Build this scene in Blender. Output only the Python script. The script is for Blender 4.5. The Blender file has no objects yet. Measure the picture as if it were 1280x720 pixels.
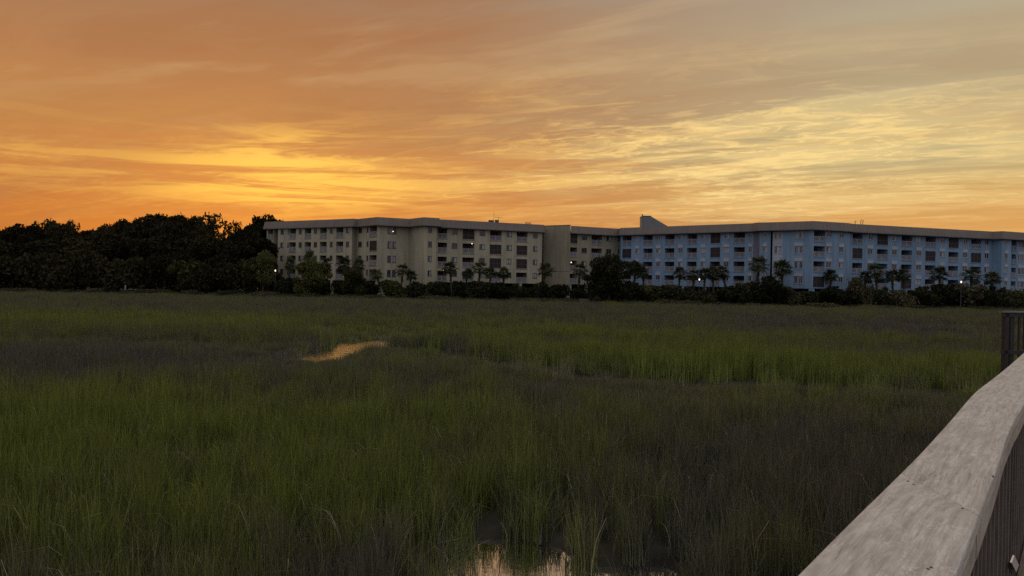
import bpy, bmesh, math, random
import numpy as np
from mathutils import Vector, Matrix, noise as mnoise

random.seed(7)
RNG = np.random.default_rng(11)
C = bpy.context.scene.collection
sc = bpy.context.scene

def S(r, g, b):
    f = lambda c: c / 12.92 if c <= 0.04045 else ((c + 0.055) / 1.055) ** 2.4
    return (f(r / 255), f(g / 255), f(b / 255), 1.0)

# ------------------------------------------------------------------ camera
CAM = Vector((0, 0, 4.2))
F = 924.0
PITCH, ROLL = math.atan(7 / F), math.radians(1.0)
FWD = Vector((0, math.cos(PITCH), -math.sin(PITCH)))
UP0 = Vector((0, math.sin(PITCH), math.cos(PITCH)))
R0 = Vector((1, 0, 0))
RIGHT = R0 * math.cos(ROLL) + UP0 * math.sin(ROLL)
UPV = UP0 * math.cos(ROLL) - R0 * math.sin(ROLL)
cam = bpy.data.cameras.new('camera')
cam.sensor_width = 36; cam.lens = F / 1280 * 36
cam.clip_start = 0.05; cam.clip_end = 6000
co = bpy.data.objects.new('camera', cam); C.objects.link(co)
m = Matrix((RIGHT, UPV, -FWD)).transposed().to_4x4(); m.translation = CAM
co.matrix_world = m
sc.camera = co

def ray(px, py):
    return FWD * F + RIGHT * (px - 640) + UPV * (360 - py)
def at_y(px, py, Y):
    d = ray(px, py); return CAM + d * (Y / d.y)
def at_z(px, py, z):
    d = ray(px, py); return CAM + d * ((z - CAM.z) / d.z)
def xy(px, depth):
    d = ray(px, 320); return Vector((d.x / d.y * depth, depth))

# ------------------------------------------------------------------ helpers
def tag(o, label=None, cat=None, group=None, kind=None):
    if label: o['label'] = label
    if cat: o['category'] = cat
    if group: o['group'] = group
    if kind: o['kind'] = kind
    return o
def empty(name, loc, label, cat, group=None, rz=0, scale=None):
    o = bpy.data.objects.new(name, None); C.objects.link(o)
    o.location = loc; o.rotation_euler = (0, 0, rz); o.empty_display_size = .5
    if scale: o.scale = scale
    return tag(o, label, cat, group)
def mesh_obj(name, verts, faces, mat, parent=None, smooth=False, link=True):
    me = bpy.data.meshes.new(name)
    me.from_pydata(verts, [], faces); me.update()
    for mt in (mat if isinstance(mat, (list, tuple)) else [mat]): me.materials.append(mt)
    if smooth: me.polygons.foreach_set('use_smooth', [True] * len(me.polygons))
    o = bpy.data.objects.new(name, me)
    if link: C.objects.link(o)
    if parent: o.parent = parent
    return o
def np_obj(name, V, Q, mat, parent=None, attrs=None, link=True):
    """quads mesh from arrays V (n,3), Q (k,4)"""
    me = bpy.data.meshes.new(name)
    me.vertices.add(len(V)); me.vertices.foreach_set('co', V.astype(np.float32).ravel())
    k = len(Q)
    me.loops.add(k * 4); me.loops.foreach_set('vertex_index', Q.astype(np.int32).ravel())
    me.polygons.add(k)
    me.polygons.foreach_set('loop_start', np.arange(0, 4 * k, 4, dtype=np.int32))
    me.update(calc_edges=True)
    for an, av in (attrs or {}).items():
        a = me.attributes.new(an, 'FLOAT', 'POINT'); a.data.foreach_set('value', av.astype(np.float32))
    me.materials.append(mat)
    o = bpy.data.objects.new(name, me)
    if link: C.objects.link(o)
    if parent: o.parent = parent
    return o
def copy_tree(root, loc, rz, scale, label, group=None):
    r = root.copy(); C.objects.link(r)
    r.location = loc; r.rotation_euler = (0, 0, rz); r.scale = scale
    r['label'] = label
    if group: r['group'] = group
    for ch in list(root.children):
        c = ch.copy(); C.objects.link(c); c.parent = r
        for g in ch.children:
            d = g.copy(); C.objects.link(d); d.parent = c
    return r
class MB:
    def __init__(s): s.v = []; s.f = []
    def quad(s, a, b, c, d):
        n = len(s.v); s.v += [tuple(a), tuple(b), tuple(c), tuple(d)]; s.f.append((n, n + 1, n + 2, n + 3))
    def hexa(s, p):                       # 8 corners: bottom 4 ccw, top 4 ccw
        n = len(s.v); s.v += [tuple(q) for q in p]
        for f in ((3, 2, 1, 0), (4, 5, 6, 7), (0, 1, 5, 4), (1, 2, 6, 5), (2, 3, 7, 6), (3, 0, 4, 7)):
            s.f.append(tuple(n + i for i in f))
    def box(s, x0, x1, y0, y1, z0, z1):
        s.hexa([(x0, y0, z0), (x1, y0, z0), (x1, y1, z0), (x0, y1, z0), (x0, y0, z1), (x1, y0, z1), (x1, y1, z1), (x0, y1, z1)])
    def tube(s, pts, rad, n=7, cap=True):
        base = len(s.v); k = len(pts)
        for i, p in enumerate(pts):
            p = Vector(p)
            d = (Vector(pts[min(i + 1, k - 1)]) - Vector(pts[max(i - 1, 0)])).normalized()
            a = d.orthogonal().normalized(); b = d.cross(a)
            if i == 0: ref = a
            a = (ref - d * ref.dot(d)).normalized(); b = d.cross(a); ref = a
            for j in range(n):
                t = 2 * math.pi * j / n
                s.v.append(tuple(p + (a * math.cos(t) + b * math.sin(t)) * rad[i]))
        for i in range(k - 1):
            for j in range(n):
                q = base + i * n; jn = (j + 1) % n
                s.f.append((q + j, q + jn, q + n + jn, q + n + j))
        if cap:
            s.f.append(tuple(base + j for j in reversed(range(n))))
            s.f.append(tuple(base + (k - 1) * n + j for j in range(n)))
    def build(s, name, mat, parent=None, smooth=False): return mesh_obj(name, s.v, s.f, mat, parent, smooth)

# ------------------------------------------------------------------ materials
class NT:
    def __init__(s, nt): s.nt = nt
    def new(s, t, **kw):
        n = s.nt.nodes.new(t)
        for k, v in kw.items(): setattr(n, k, v)
        return n
    def put(s, sock, v):
        if isinstance(v, bpy.types.NodeSocket): s.nt.links.new(v, sock)
        elif v is not None: sock.default_value = v
    def m(s, op, a, b=None, c=None, clamp=False):
        n = s.new('ShaderNodeMath', operation=op); n.use_clamp = clamp
        for i, v in enumerate((a, b, c)): s.put(n.inputs[i], v)
        return n.outputs[0]
    def mix(s, f, a, b, mode='MIX'):
        n = s.new('ShaderNodeMix', data_type='RGBA', blend_type=mode)
        s.put(n.inputs[0], f); s.put(n.inputs[6], a); s.put(n.inputs[7], b)
        return n.outputs[2]
    def ramp(s, f, stops, interp='LINEAR'):
        n = s.new('ShaderNodeValToRGB'); cr = n.color_ramp; cr.interpolation = interp
        while len(cr.elements) < len(stops): cr.elements.new(0.5)
        for e, (p, c) in zip(cr.elements, stops):
            e.position = p; e.color = c if len(c) == 4 else (*c, 1)
        s.put(n.inputs[0], f); return n.outputs[0]
    def sm(s, x, lo, hi):
        n = s.new('ShaderNodeMapRange', interpolation_type='SMOOTHSTEP')
        s.put(n.inputs[0], x); n.inputs[1].default_value = lo; n.inputs[2].default_value = hi
        return n.outputs[0]
    def noise(s, vec, scale, detail=4, rough=.55, dist=0.0, dim='3D'):
        n = s.new('ShaderNodeTexNoise', noise_dimensions=dim)
        s.put(n.inputs['Vector'], vec); n.inputs['Scale'].default_value = scale
        n.inputs['Detail'].default_value = detail; n.inputs['Roughness'].default_value = rough
        n.inputs['Distortion'].default_value = dist
        return n.outputs[0]
    def xyz(s, x, y, z=0.0):
        n = s.new('ShaderNodeCombineXYZ')
        for i, v in enumerate((x, y, z)): s.put(n.inputs[i], v)
        return n.outputs[0]
def new_mat(name):
    mt = bpy.data.materials.new(name); mt.use_nodes = True
    t = NT(mt.node_tree); b = mt.node_tree.nodes['Principled BSDF']
    return mt, t, b
def simple(name, col, rough=.7, var=.25, scale=1.2, spec=.3, bump=0, metal=0):
    """painted / rendered surface with soft blotches and streaks of dirt"""
    mt, t, b = new_mat(name)
    g = t.new('ShaderNodeNewGeometry'); mp = t.new('ShaderNodeMapping')
    t.put(mp.inputs[0], g.outputs['Position']); mp.inputs['Scale'].default_value = (1, 1, .35)
    n1 = t.noise(mp.outputs[0], scale, 5, .6)
    mp2 = t.new('ShaderNodeMapping'); t.put(mp2.inputs[0], g.outputs['Position']); mp2.inputs['Scale'].default_value = (1.6, 1.6, .12)
    k = t.m('ADD', t.m('MULTIPLY', t.sm(n1, .3, .7), .55), t.m('MULTIPLY', t.sm(t.noise(mp2.outputs[0], 1.0, 5, .65), .35, .65), .45))
    lo = tuple(c * (1 - var) for c in col[:3]) + (1,); hi = tuple(min(1, c * (1 + var * .5)) for c in col[:3]) + (1,)
    t.put(b.inputs['Base Color'], t.mix(k, lo, hi))
    b.inputs['Roughness'].default_value = rough; b.inputs['Metallic'].default_value = metal
    b.inputs['Specular IOR Level'].default_value = spec
    if bump:
        bn = t.new('ShaderNodeBump'); bn.inputs['Strength'].default_value = bump
        t.put(bn.inputs['Height'], t.noise(g.outputs['Position'], scale * 12, 4)); t.put(b.inputs['Normal'], bn.outputs[0])
    return mt
def glass_mat(name, col=(.012, .013, .016, 1), rough=.12):
    mt, t, b = new_mat(name)
    g = t.new('ShaderNodeNewGeometry')
    k = t.noise(g.outputs['Position'], .9, 2)
    t.put(b.inputs['Base Color'], t.mix(k, col, tuple(c * 2.2 for c in col[:3]) + (1,)))
    b.inputs['Roughness'].default_value = rough; b.inputs['Specular IOR Level'].default_value = .5
    return mt
def emit_mat(name, col, st):
    mt, t, b = new_mat(name)
    b.inputs['Base Color'].default_value = (.8, .8, .75, 1)
    b.inputs['Emission Color'].default_value = col; b.inputs['Emission Strength'].default_value = st
    return mt
def leaf_mat(name, c1, c2, trans=.25, scale=.8):
    mt = bpy.data.materials.new(name); mt.use_nodes = True
    t = NT(mt.node_tree); mt.node_tree.nodes.clear()
    g = t.new('ShaderNodeNewGeometry'); oi = t.new('ShaderNodeObjectInfo')
    at = t.new('ShaderNodeAttribute', attribute_name='tint')
    k = t.m('ADD', t.m('MULTIPLY', t.sm(t.noise(g.outputs['Position'], scale, 3), .3, .7), .5), t.m('MULTIPLY', at.outputs['Fac'], .5))
    col = t.mix(k, c1, c2)
    hs = t.new('ShaderNodeHueSaturation')
    t.put(hs.inputs['Value'], t.m('ADD', .60, t.m('MULTIPLY', oi.outputs['Random'], .95))); t.put(hs.inputs['Color'], col)
    d = t.new('ShaderNodeBsdfPrincipled'); t.put(d.inputs['Base Color'], hs.outputs[0]); d.inputs['Roughness'].default_value = .6
    d.inputs['Specular IOR Level'].default_value = .06
    tr = t.new('ShaderNodeBsdfTranslucent'); t.put(tr.inputs[0], hs.outputs[0])
    mx = t.new('ShaderNodeMixShader'); mx.inputs[0].default_value = trans
    t.put(mx.inputs[1], d.outputs[0]); t.put(mx.inputs[2], tr.outputs[0])
    o = t.new('ShaderNodeOutputMaterial'); t.put(o.inputs[0], mx.outputs[0])
    return mt

M = {}
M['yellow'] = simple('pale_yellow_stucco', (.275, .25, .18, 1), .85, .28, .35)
M['yellow_shaded'] = simple('shaded_yellow_stucco', (.21, .192, .138, 1), .85, .28, .35)  # the yellow stucco again, darkened to carry the short wing's shade
M['blue'] = simple('blue_stucco', (.138, .212, .305, 1), .85, .26, .35)
M['mauve'] = simple('mauve_stucco', (.11, .115, .15, 1), .85, .26, .35)
M['paleblue'] = simple('pale_blue_panel', (.25, .285, .34, 1), .7, .1, .6)
M['roof'] = simple('metal_fascia', (.118, .104, .094, 1), .6, .16, .5, .2)
M['rooftop'] = simple('flat_roof_felt', (.13, .12, .11, 1), .9, .2, .5)
M['white'] = simple('white_paint', (.26, .26, .285, 1), .6, .15, 2)
M['frame'] = simple('dark_window_frame', (.07, .07, .075, 1), .5, .2, 2)
M['glass'] = glass_mat('window_glass')
M['curtain'] = simple('pale_curtain_behind_glass', (.24, .24, .26, 1), .35, .2, 3, .5)
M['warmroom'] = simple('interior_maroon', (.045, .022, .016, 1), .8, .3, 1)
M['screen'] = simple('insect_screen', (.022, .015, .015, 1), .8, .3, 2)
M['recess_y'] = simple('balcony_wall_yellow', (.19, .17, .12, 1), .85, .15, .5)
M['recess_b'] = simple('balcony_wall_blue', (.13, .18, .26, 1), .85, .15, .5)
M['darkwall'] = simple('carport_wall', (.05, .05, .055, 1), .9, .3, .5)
M['lamp'] = emit_mat('lamp_glass', (1, .82, .60, 1), 1.7)
M['antenna'] = simple('antenna_metal', (.05, .05, .05, 1), .5, .2, 2)
M['pole'] = simple('lamp_pole_paint', (.06, .06, .06, 1), .5, .2, 2)
M['bark'] = simple('bark', (.055, .042, .03, 1), .95, .35, 3, .1, .4)
M['palmbark'] = simple('palm_bark', (.055, .045, .034, 1), .95, .35, 4, .1, .5)
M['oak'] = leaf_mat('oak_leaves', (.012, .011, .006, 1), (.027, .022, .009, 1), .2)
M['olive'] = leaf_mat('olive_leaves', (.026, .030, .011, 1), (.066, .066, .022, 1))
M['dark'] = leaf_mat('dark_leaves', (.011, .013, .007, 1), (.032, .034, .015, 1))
M['frond'] = leaf_mat('palm_fronds', (.016, .021, .010, 1), (.056, .060, .030, 1), .25)
M['greybrush'] = leaf_mat('grey_brush_leaves', (.035, .034, .018, 1), (.065, .06, .034, 1))

# ------------------------------------------------------------------ terrain fields
POOLS = [[(-9.7, 37.4, 1.35), (-9.9, 42.4, 1.6), (-9.3, 45.0, 1.9), (-8.4, 48.4, 3.0)],
         [(44, 69, 2.2), (62, 67, 3)],
         [(-8.2, 46.2, .8), (-6.6, 46.2, .6)],
         [(-.1, 9.2, 1.0), (-.02, 10.9, 1.0)], [(.5, 10.0, .8), (2.0, 10.3, .6)]]
CHAN = [(-8, 43, 1.2), (-5, 42, 1.8), (-1.6, 38.2, 2.0), (1.2, 33.8, 2.1), (3.6, 31.4, 2.2), (7.8, 30.2, 2.2), (13, 29.3, 2.1), (17, 28.2, 2.0), (26, 27, 2.2), (60, 25, 2.4)]
def seg_d(px, py, path):
    """distance over radius (min over the path's segments), arrays in"""
    best = np.full(px.shape, 1e9)
    for (x0, y0, r0), (x1, y1, r1) in zip(path[:-1], path[1:]):
        dx, dy = x1 - x0, y1 - y0; L = dx * dx + dy * dy
        t = np.clip(((px - x0) * dx + (py - y0) * dy) / L, 0, 1)
        d = np.hypot(px - x0 - t * dx, py - y0 - t * dy) / (r0 + (r1 - r0) * t)
        best = np.minimum(best, d)
    return best
def fbm(px, py, f, seed=0.0, oct=3):
    out = np.empty(px.shape)
    fl, fx, fy = out.ravel(), px.ravel() * f, py.ravel() * f
    for i in range(fl.size): fl[i] = mnoise.fractal(Vector((fx[i], fy[i], seed)), 1.0, 2.0, oct)
    return out
def edge_y(px):
    return np.interp(px, [-120, -60, -40, 0, 30, 60, 200], [150, 149, 146, 142.5, 140, 138, 137])
def ground_z(px, py):
    z = .12 + .05 * fbm(px, py, .5, 3.0, 2)
    dist = np.minimum.reduce([seg_d(px, py, p) for p in POOLS])
    z = np.minimum(z, np.interp(dist, [.9, 1.12, 1.3], [-.3, -.03, .3]))
    dc = seg_d(px, py, CHAN)
    z = np.minimum(z, np.interp(dc, [.4, 1.1], [-.12, .2]))
    e = edge_y(px)
    z = np.where(py > e - 3, z + np.interp(py - e, [-3, 4, 60], [0, .72, 1.0]), z)
    far = np.interp(np.hypot(px, py), [220, 500], [0, -.1])
    return z + far

gx = np.unique(np.concatenate([np.arange(-3.2, 4, .16), np.arange(-24, 28, .45), np.arange(-150, 150, 3.0), -150 - np.geomspace(5, 2500, 24), 150 + np.geomspace(5, 2500, 24)]))
gy = np.unique(np.concatenate([np.arange(7, 14, .16), np.arange(4, 54, .45), np.arange(54, 180, 2.0), 180 + np.geomspace(4, 2800, 26), 4 - np.geomspace(1, 2000, 22)]))
GX, GY = np.meshgrid(gx, gy)
GZ = ground_z(GX, GY)
nx = len(gx)
ii = (np.arange(len(gy) - 1)[:, None] * nx + np.arange(nx - 1)[None, :]).ravel()
mt, t, b = new_mat('marsh_mud')
g = t.new('ShaderNodeNewGeometry')
n1 = t.noise(g.outputs['Position'], .6, 6, .65); n2 = t.noise(g.outputs['Position'], 7, 4)
t.put(b.inputs['Base Color'], t.mix(t.sm(n1, .35, .65), (.010, .009, .007, 1), (.026, .024, .016, 1)))
t.put(b.inputs['Roughness'], t.m('ADD', .7, t.m('MULTIPLY', n2, .3))); b.inputs['Specular IOR Level'].default_value = .12
bn = t.new('ShaderNodeBump'); bn.inputs['Strength'].default_value = .5; t.put(bn.inputs['Height'], n2); t.put(b.inputs['Normal'], bn.outputs[0])
go = np_obj('ground', np.stack([GX.ravel(), GY.ravel(), GZ.ravel()], 1), np.stack([ii, ii + 1, ii + nx + 1, ii + nx], 1), mt)
tag(go, 'dark marsh mud under the grass', kind='structure')

mt, t, b = new_mat('still_water')
g = t.new('ShaderNodeNewGeometry')
b.inputs['Base Color'].default_value = (.95, .94, .92, 1); b.inputs['Metallic'].default_value = 1.0; b.inputs['Roughness'].default_value = .03
b.inputs['IOR'].default_value = 1.6; b.inputs['Specular IOR Level'].default_value = 1.0
bn = t.new('ShaderNodeBump'); sy = t.new('ShaderNodeSeparateXYZ'); t.put(sy.inputs[0], g.outputs['Position']); t.put(bn.inputs['Strength'], t.m('ADD', .12, t.m('MULTIPLY', t.sm(sy.outputs[1], 14, 36), .88))); bn.inputs['Distance'].default_value = .028
wm_ = t.new('ShaderNodeMapping'); t.put(wm_.inputs[0], g.outputs['Position']); wm_.inputs['Scale'].default_value = (.55, 1.9, 1)
t.put(bn.inputs['Height'], t.noise(wm_.outputs[0], 2.2, 3, .5)); t.put(b.inputs['Normal'], bn.outputs[0])
wo = mesh_obj('water', [(-20, 6, 0), (75, 6, 0), (75, 74, 0), (-20, 74, 0)], [(0, 1, 2, 3)], mt)
tag(wo, 'still marsh water catching the sunset', kind='structure')

# ------------------------------------------------------------------ marsh grass (uncountable: one object of stuff)
def grass_mat():
    mt = bpy.data.materials.new('marsh_grass'); mt.use_nodes = True
    t = NT(mt.node_tree); mt.node_tree.nodes.clear()
    gr = t.new('ShaderNodeAttribute', attribute_name='green', attribute_type='INSTANCER')
    dr = t.new('ShaderNodeAttribute', attribute_name='tint')
    k = t.m('ADD', gr.outputs['Fac'], t.m('MULTIPLY', t.m('SUBTRACT', dr.outputs['Fac'], .5), .5), clamp=True)
    col = t.ramp(k, [(0, (.070, .069, .060)), (.3, (.084, .083, .052)), (.6, (.094, .098, .040)), (1, (.114, .142, .024))])
    hs = t.new('ShaderNodeHueSaturation'); t.put(hs.inputs['Color'], col)
    fr = t.m('FRACT', t.m('MULTIPLY', dr.outputs['Fac'], 7.31))
    t.put(hs.inputs['Value'], t.m('ADD', .50, t.m('MULTIPLY', fr, .95)))
    col = t.mix(t.sm(dr.outputs['Fac'], .972, .985), hs.outputs[0], (.26, .22, .17, 1))
    d = t.new('ShaderNodeBsdfPrincipled'); t.put(d.inputs['Base Color'], col); d.inputs['Roughness'].default_value = .55
    d.inputs['Specular IOR Level'].default_value = .2
    tr = t.new('ShaderNodeBsdfTranslucent'); t.put(tr.inputs[0], col)
    mx = t.new('ShaderNodeMixShader'); mx.inputs[0].default_value = .35
    t.put(mx.inputs[1], d.outputs[0]); t.put(mx.inputs[2], tr.outputs[0])
    o = t.new('ShaderNodeOutputMaterial'); t.put(o.inputs[0], mx.outputs[0])
    return mt
M['grass'] = grass_mat()
def clump(name, n, R, w, hmin, hmax, segs, seed, lean=.21):
    r = np.random.default_rng(seed)
    a = r.uniform(0, 2 * np.pi, n); q = R * r.uniform(0, 1, n) ** .75
    bx, by = q * np.cos(a), q * np.sin(a)
    h = r.uniform(hmin, hmax, n) * np.where(r.random(n) < .1, 1.15, 1)
    la = r.uniform(0, 2 * np.pi, n); ln = lean * h * np.abs(r.normal(0, 1, n)); cv = r.uniform(1.2, 3.2, n)
    fa = r.uniform(0, 2 * np.pi, n); ww = w * r.uniform(.6, 1.3, n)
    tint = r.uniform(0, 1, n)
    brk = (tint > .982); ln = np.where(brk, ln + .25 * h, ln)
    Vs, Ts = [], []
    for i in range(segs + 1):
        u = i / segs
        lx = bx + np.cos(la) * ln * u ** cv; ly = by + np.sin(la) * ln * u ** cv
        z = h * (u - .12 * (ln / h) * u ** 2) - .05
        z = np.where(brk & (u > .8), z - .18 * h * (u - .8) / .2, z)
        hw = ww * .5 * (1 - u ** 2 * .9)
        for sg in (-1, 1):
            Vs.append(np.stack([lx + sg * hw * np.cos(fa), ly + sg * hw * np.sin(fa), z], 1)); Ts.append(tint)
    V = np.stack(Vs, 1).reshape(-1, 3); T = np.stack(Ts, 1).ravel()
    st = 2 * (segs + 1)
    Q = []
    for i in range(segs):
        o = np.arange(n) * st + 2 * i
        Q.append(np.stack([o, o + 1, o + 3, o + 2], 1))
    return np_obj(name, V, np.concatenate(Q), M['grass'], attrs={'tint': T}, link=False)
gcol = bpy.data.collections.new('grass_sources')
specs = [('a', 46, .21, .0125, .45, 1.10, 4, 9), ('b', 90, .42, .017, .50, 1.05, 3, 7), ('c', 130, 1.0, .036, .55, 1.05, 2, 6)]
first = []
cnt = 0
for key, n, R, w, h0, h1, sg, nv in specs:
    first.append((cnt, nv))
    for v in range(nv):
        gcol.objects.link(clump('tuft_%02d' % cnt, n, R, w, h0, h1, sg, 100 + cnt)); cnt += 1

P, SCL, ROT, IDX, GRN = [], [], [], [], []
def gauss(x, y, cx, cy, sx, sy): return np.exp(-((x - cx) / sx) ** 2 - ((y - cy) / sy) ** 2)
def scatter(y0, y1, dens, lod, wide=.80, pad=3.0):
    hw = wide * y1 + pad
    n = int(2 * hw * (y1 - y0) * dens)
    x = RNG.uniform(-hw, hw, n); y = RNG.uniform(y0, y1, n)
    k = (np.abs(x) < wide * y + pad) & (y < edge_y(x) + 1.5)
    x, y = x[k], y[k]
    x = x.copy(); y = y.copy()
    dp = np.minimum.reduce([seg_d(x, y, p) for p in POOLS]); dc = seg_d(x, y, CHAN)
    u = RNG.random(len(x))
    # a thin stand of stems before and in the small pool under the boardwalk, none in open water
    front = (x > -1.5) & (x < 2.3) & (y > 6.5) & (y < 10.6)
    keep = np.where(dp < .9, u < np.where(y < 20, .09, .004), np.where(dp < 1.1, u < np.where(y < 20, .25, .12), True)) & np.where(dc < .78, u < .04, True) & np.where(front, u < .15, True)
    x, y, dp, dc, front, u = (q[keep] for q in (x, y, dp, dc, front, u))
    n1 = fbm(x, y, .13, 1.0, 3); n2 = fbm(x, y, .55, 5.0, 3); n3 = fbm(x, y, .05, 9.0, 2)
    wx = x + 1.5 * n1
    n4 = fbm(x, y, 1.5, 21.0, 2)                      # bare gaps between tussocks
    kp = (n4 > np.where(y < 24, -.14, -.30) - .22 * RNG.random(len(x))) | (RNG.random(len(x)) < .18)
    x, y, dp, dc, front, u, n1, n2, n3, n4, wx = (q[kp] for q in (x, y, dp, dc, front, u, n1, n2, n3, n4, wx))
    # distance behind the creek channel
    cx = np.array([c[0] for c in CHAN]); cy = np.array([c[1] for c in CHAN])
    beyond = y - np.interp(x, cx, cy)
    gr = .47 + .28 * n1 + .36 * n2 + .34 * n4 - np.interp(y, [48, 80], [0, .12])
    gr += .60 * np.clip(beyond / 2.2, 0, 1) * np.clip((13 - beyond) / 5, 0, 1) * np.interp(x, [-3, 2, 24, 30], [0, 1, .8, .4])
    gr += .55 * gauss(wx, y, -8, 17.5, 9, 5.5) + .40 * gauss(wx, y, -3.0, 11.6, 3.5, 1.6) + .3 * gauss(wx, y, -13, 14, 5, 4)
    gr += .28 * gauss(x, y, -14, 56, 20, 12) + .3 * gauss(x, y, 15, 52, 14, 7) + .35 * gauss(x, y, -38, 60, 14, 12)
    gr -= .60 * gauss(wx, y, -19, 32, 11, 7) + .55 * gauss(wx, y, 6.0, 13.0, 4.0, 6.0) + .45 * gauss(x, y, 36, 68, 16, 20) + .25 * gauss(x, y, 0, 96, 40, 14)
    gr -= .45 * gauss(x, y, -1, 9.4, 1.8, 1.6) + .15 * gauss(x, y, 0, 25, 6, 3.0)
    gr -= np.interp(y, [95, 135], [0, .05])
    gr += RNG.normal(0, .15, len(x))
    h = .90 + .28 * n2 + .25 * n1 + .42 * n4 + .14 * RNG.normal(0, 1, len(x))
    h *= np.interp(-beyond, [0, 1.5, 7, 10], [1, .62, .72, 1]) * np.where(beyond > 0, np.interp(beyond, [0, 4, 12], [1.15, 1.25, 1]), 1)
    h *= np.where(front, .8, 1) * (1 - .62 * gauss(x, y, -9.6, 34.5, 3.8, 4.5)) * (1 - .5 * gauss(x, y, 50, 63, 14, 4)) * (1 - .78 * gauss(x, y, -8.8, 53.5, 5.5, 4.4)) * (1 - .4 * gauss(x, y, 50, 73, 12, 4))
    h *= np.interp(y, [90, 140], [1, .75])
    h = np.clip(h, .25, 1.6)
    z = ground_z(x, y)
    z = np.maximum(z, -.1)
    f0, nv = first[lod]
    for i in range(len(x)):
        P.append((x[i], y[i], z[i])); s = .85 + .35 * RNG.random()
        SCL.append((s, s, h[i])); ROT.append((0, 0, RNG.uniform(0, 6.283)))
        IDX.append(f0 + int(RNG.integers(nv))); GRN.append(float(np.clip(gr[i], 0, 1)))
scatter(5.0, 19, 17, 0)
scatter(18, 52, 5.2, 1, .78, 4)
scatter(50, 152, .9, 2, .80, 6)
pm = bpy.data.meshes.new('marsh_grass')
pm.from_pydata(P, [], [])
for an, tp, ar in (('scl', 'FLOAT_VECTOR', SCL), ('rot', 'FLOAT_VECTOR', ROT)):
    a = pm.attributes.new(an, tp, 'POINT'); a.data.foreach_set('vector', np.array(ar, np.float32).ravel())
a = pm.attributes.new('idx', 'INT', 'POINT'); a.data.foreach_set('value', np.array(IDX, np.int32))
a = pm.attributes.new('green', 'FLOAT', 'POINT'); a.data.foreach_set('value', np.array(GRN, np.float32))
pm.materials.append(M['grass'])
grass = bpy.data.objects.new('marsh_grass', pm); C.objects.link(grass)
tag(grass, 'tall marsh grass in green and brown patches over the whole flat', 'grass', kind='stuff')
ng = bpy.data.node_groups.new('scatter_grass', 'GeometryNodeTree')
ng.interface.new_socket('Geometry', in_out='INPUT', socket_type='NodeSocketGeometry')
ng.interface.new_socket('Geometry', in_out='OUTPUT', socket_type='NodeSocketGeometry')
gi = ng.nodes.new('NodeGroupInput'); gout = ng.nodes.new('NodeGroupOutput')
iop = ng.nodes.new('GeometryNodeInstanceOnPoints'); ci = ng.nodes.new('GeometryNodeCollectionInfo')
ci.inputs['Collection'].default_value = gcol; ci.inputs['Separate Children'].default_value = True; ci.inputs['Reset Children'].default_value = True
def named(nm, tp):
    n = ng.nodes.new('GeometryNodeInputNamedAttribute'); n.data_type = tp; n.inputs['Name'].default_value = nm
    return next(o for o in n.outputs if o.enabled and o.name == 'Attribute')
L = ng.links.new
L(gi.outputs[0], iop.inputs['Points']); L(ci.outputs[0], iop.inputs['Instance'])
iop.inputs['Pick Instance'].default_value = True
L(named('idx', 'INT'), iop.inputs['Instance Index']); L(named('scl', 'FLOAT_VECTOR'), iop.inputs['Scale'])
L(named('rot', 'FLOAT_VECTOR'), iop.inputs['Rotation'])
L(iop.outputs[0], gout.inputs[0])
grass.modifiers.new('scatter', 'NODES').node_group = ng

# ------------------------------------------------------------------ apartment buildings
ZG, ZF = .7, 4.0                  # ground, underside of the first floor
ZS, ZT = 15.5, 17.25              # soffit, roof edge
def ztop(k): return 6.4 + 3.0 * (k - 1)
class Frame:
    def __init__(s, a, b):
        s.A, s.B = a, b; s.L = (b - a).length; s.t = (b - a) / s.L
        s.n = Vector((s.t.y, -s.t.x))
        if s.n.dot(-a) < 0: s.n = -s.n
    def P(s, u, z, d=0.0):
        q = s.A + s.t * u + s.n * d; return (q.x, q.y, z)
    def u(s, px):                 # where the sight line of a column meets the facade
        d = ray(px, 320); d = Vector((d.x, d.y)); den = d.x * s.t.y - d.y * s.t.x
        k = (s.A.x * s.t.y - s.A.y * s.t.x) / den
        return (d * k - s.A).dot(s.t)
    def box(s, mb, u0, u1, z0, z1, d0, d1):
        mb.hexa([s.P(u0, z0, d1), s.P(u1, z0, d1), s.P(u1, z0, d0), s.P(u0, z0, d0), s.P(u0, z1, d1), s.P(u1, z1, d1), s.P(u1, z1, d0), s.P(u0, z1, d0)])

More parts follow.
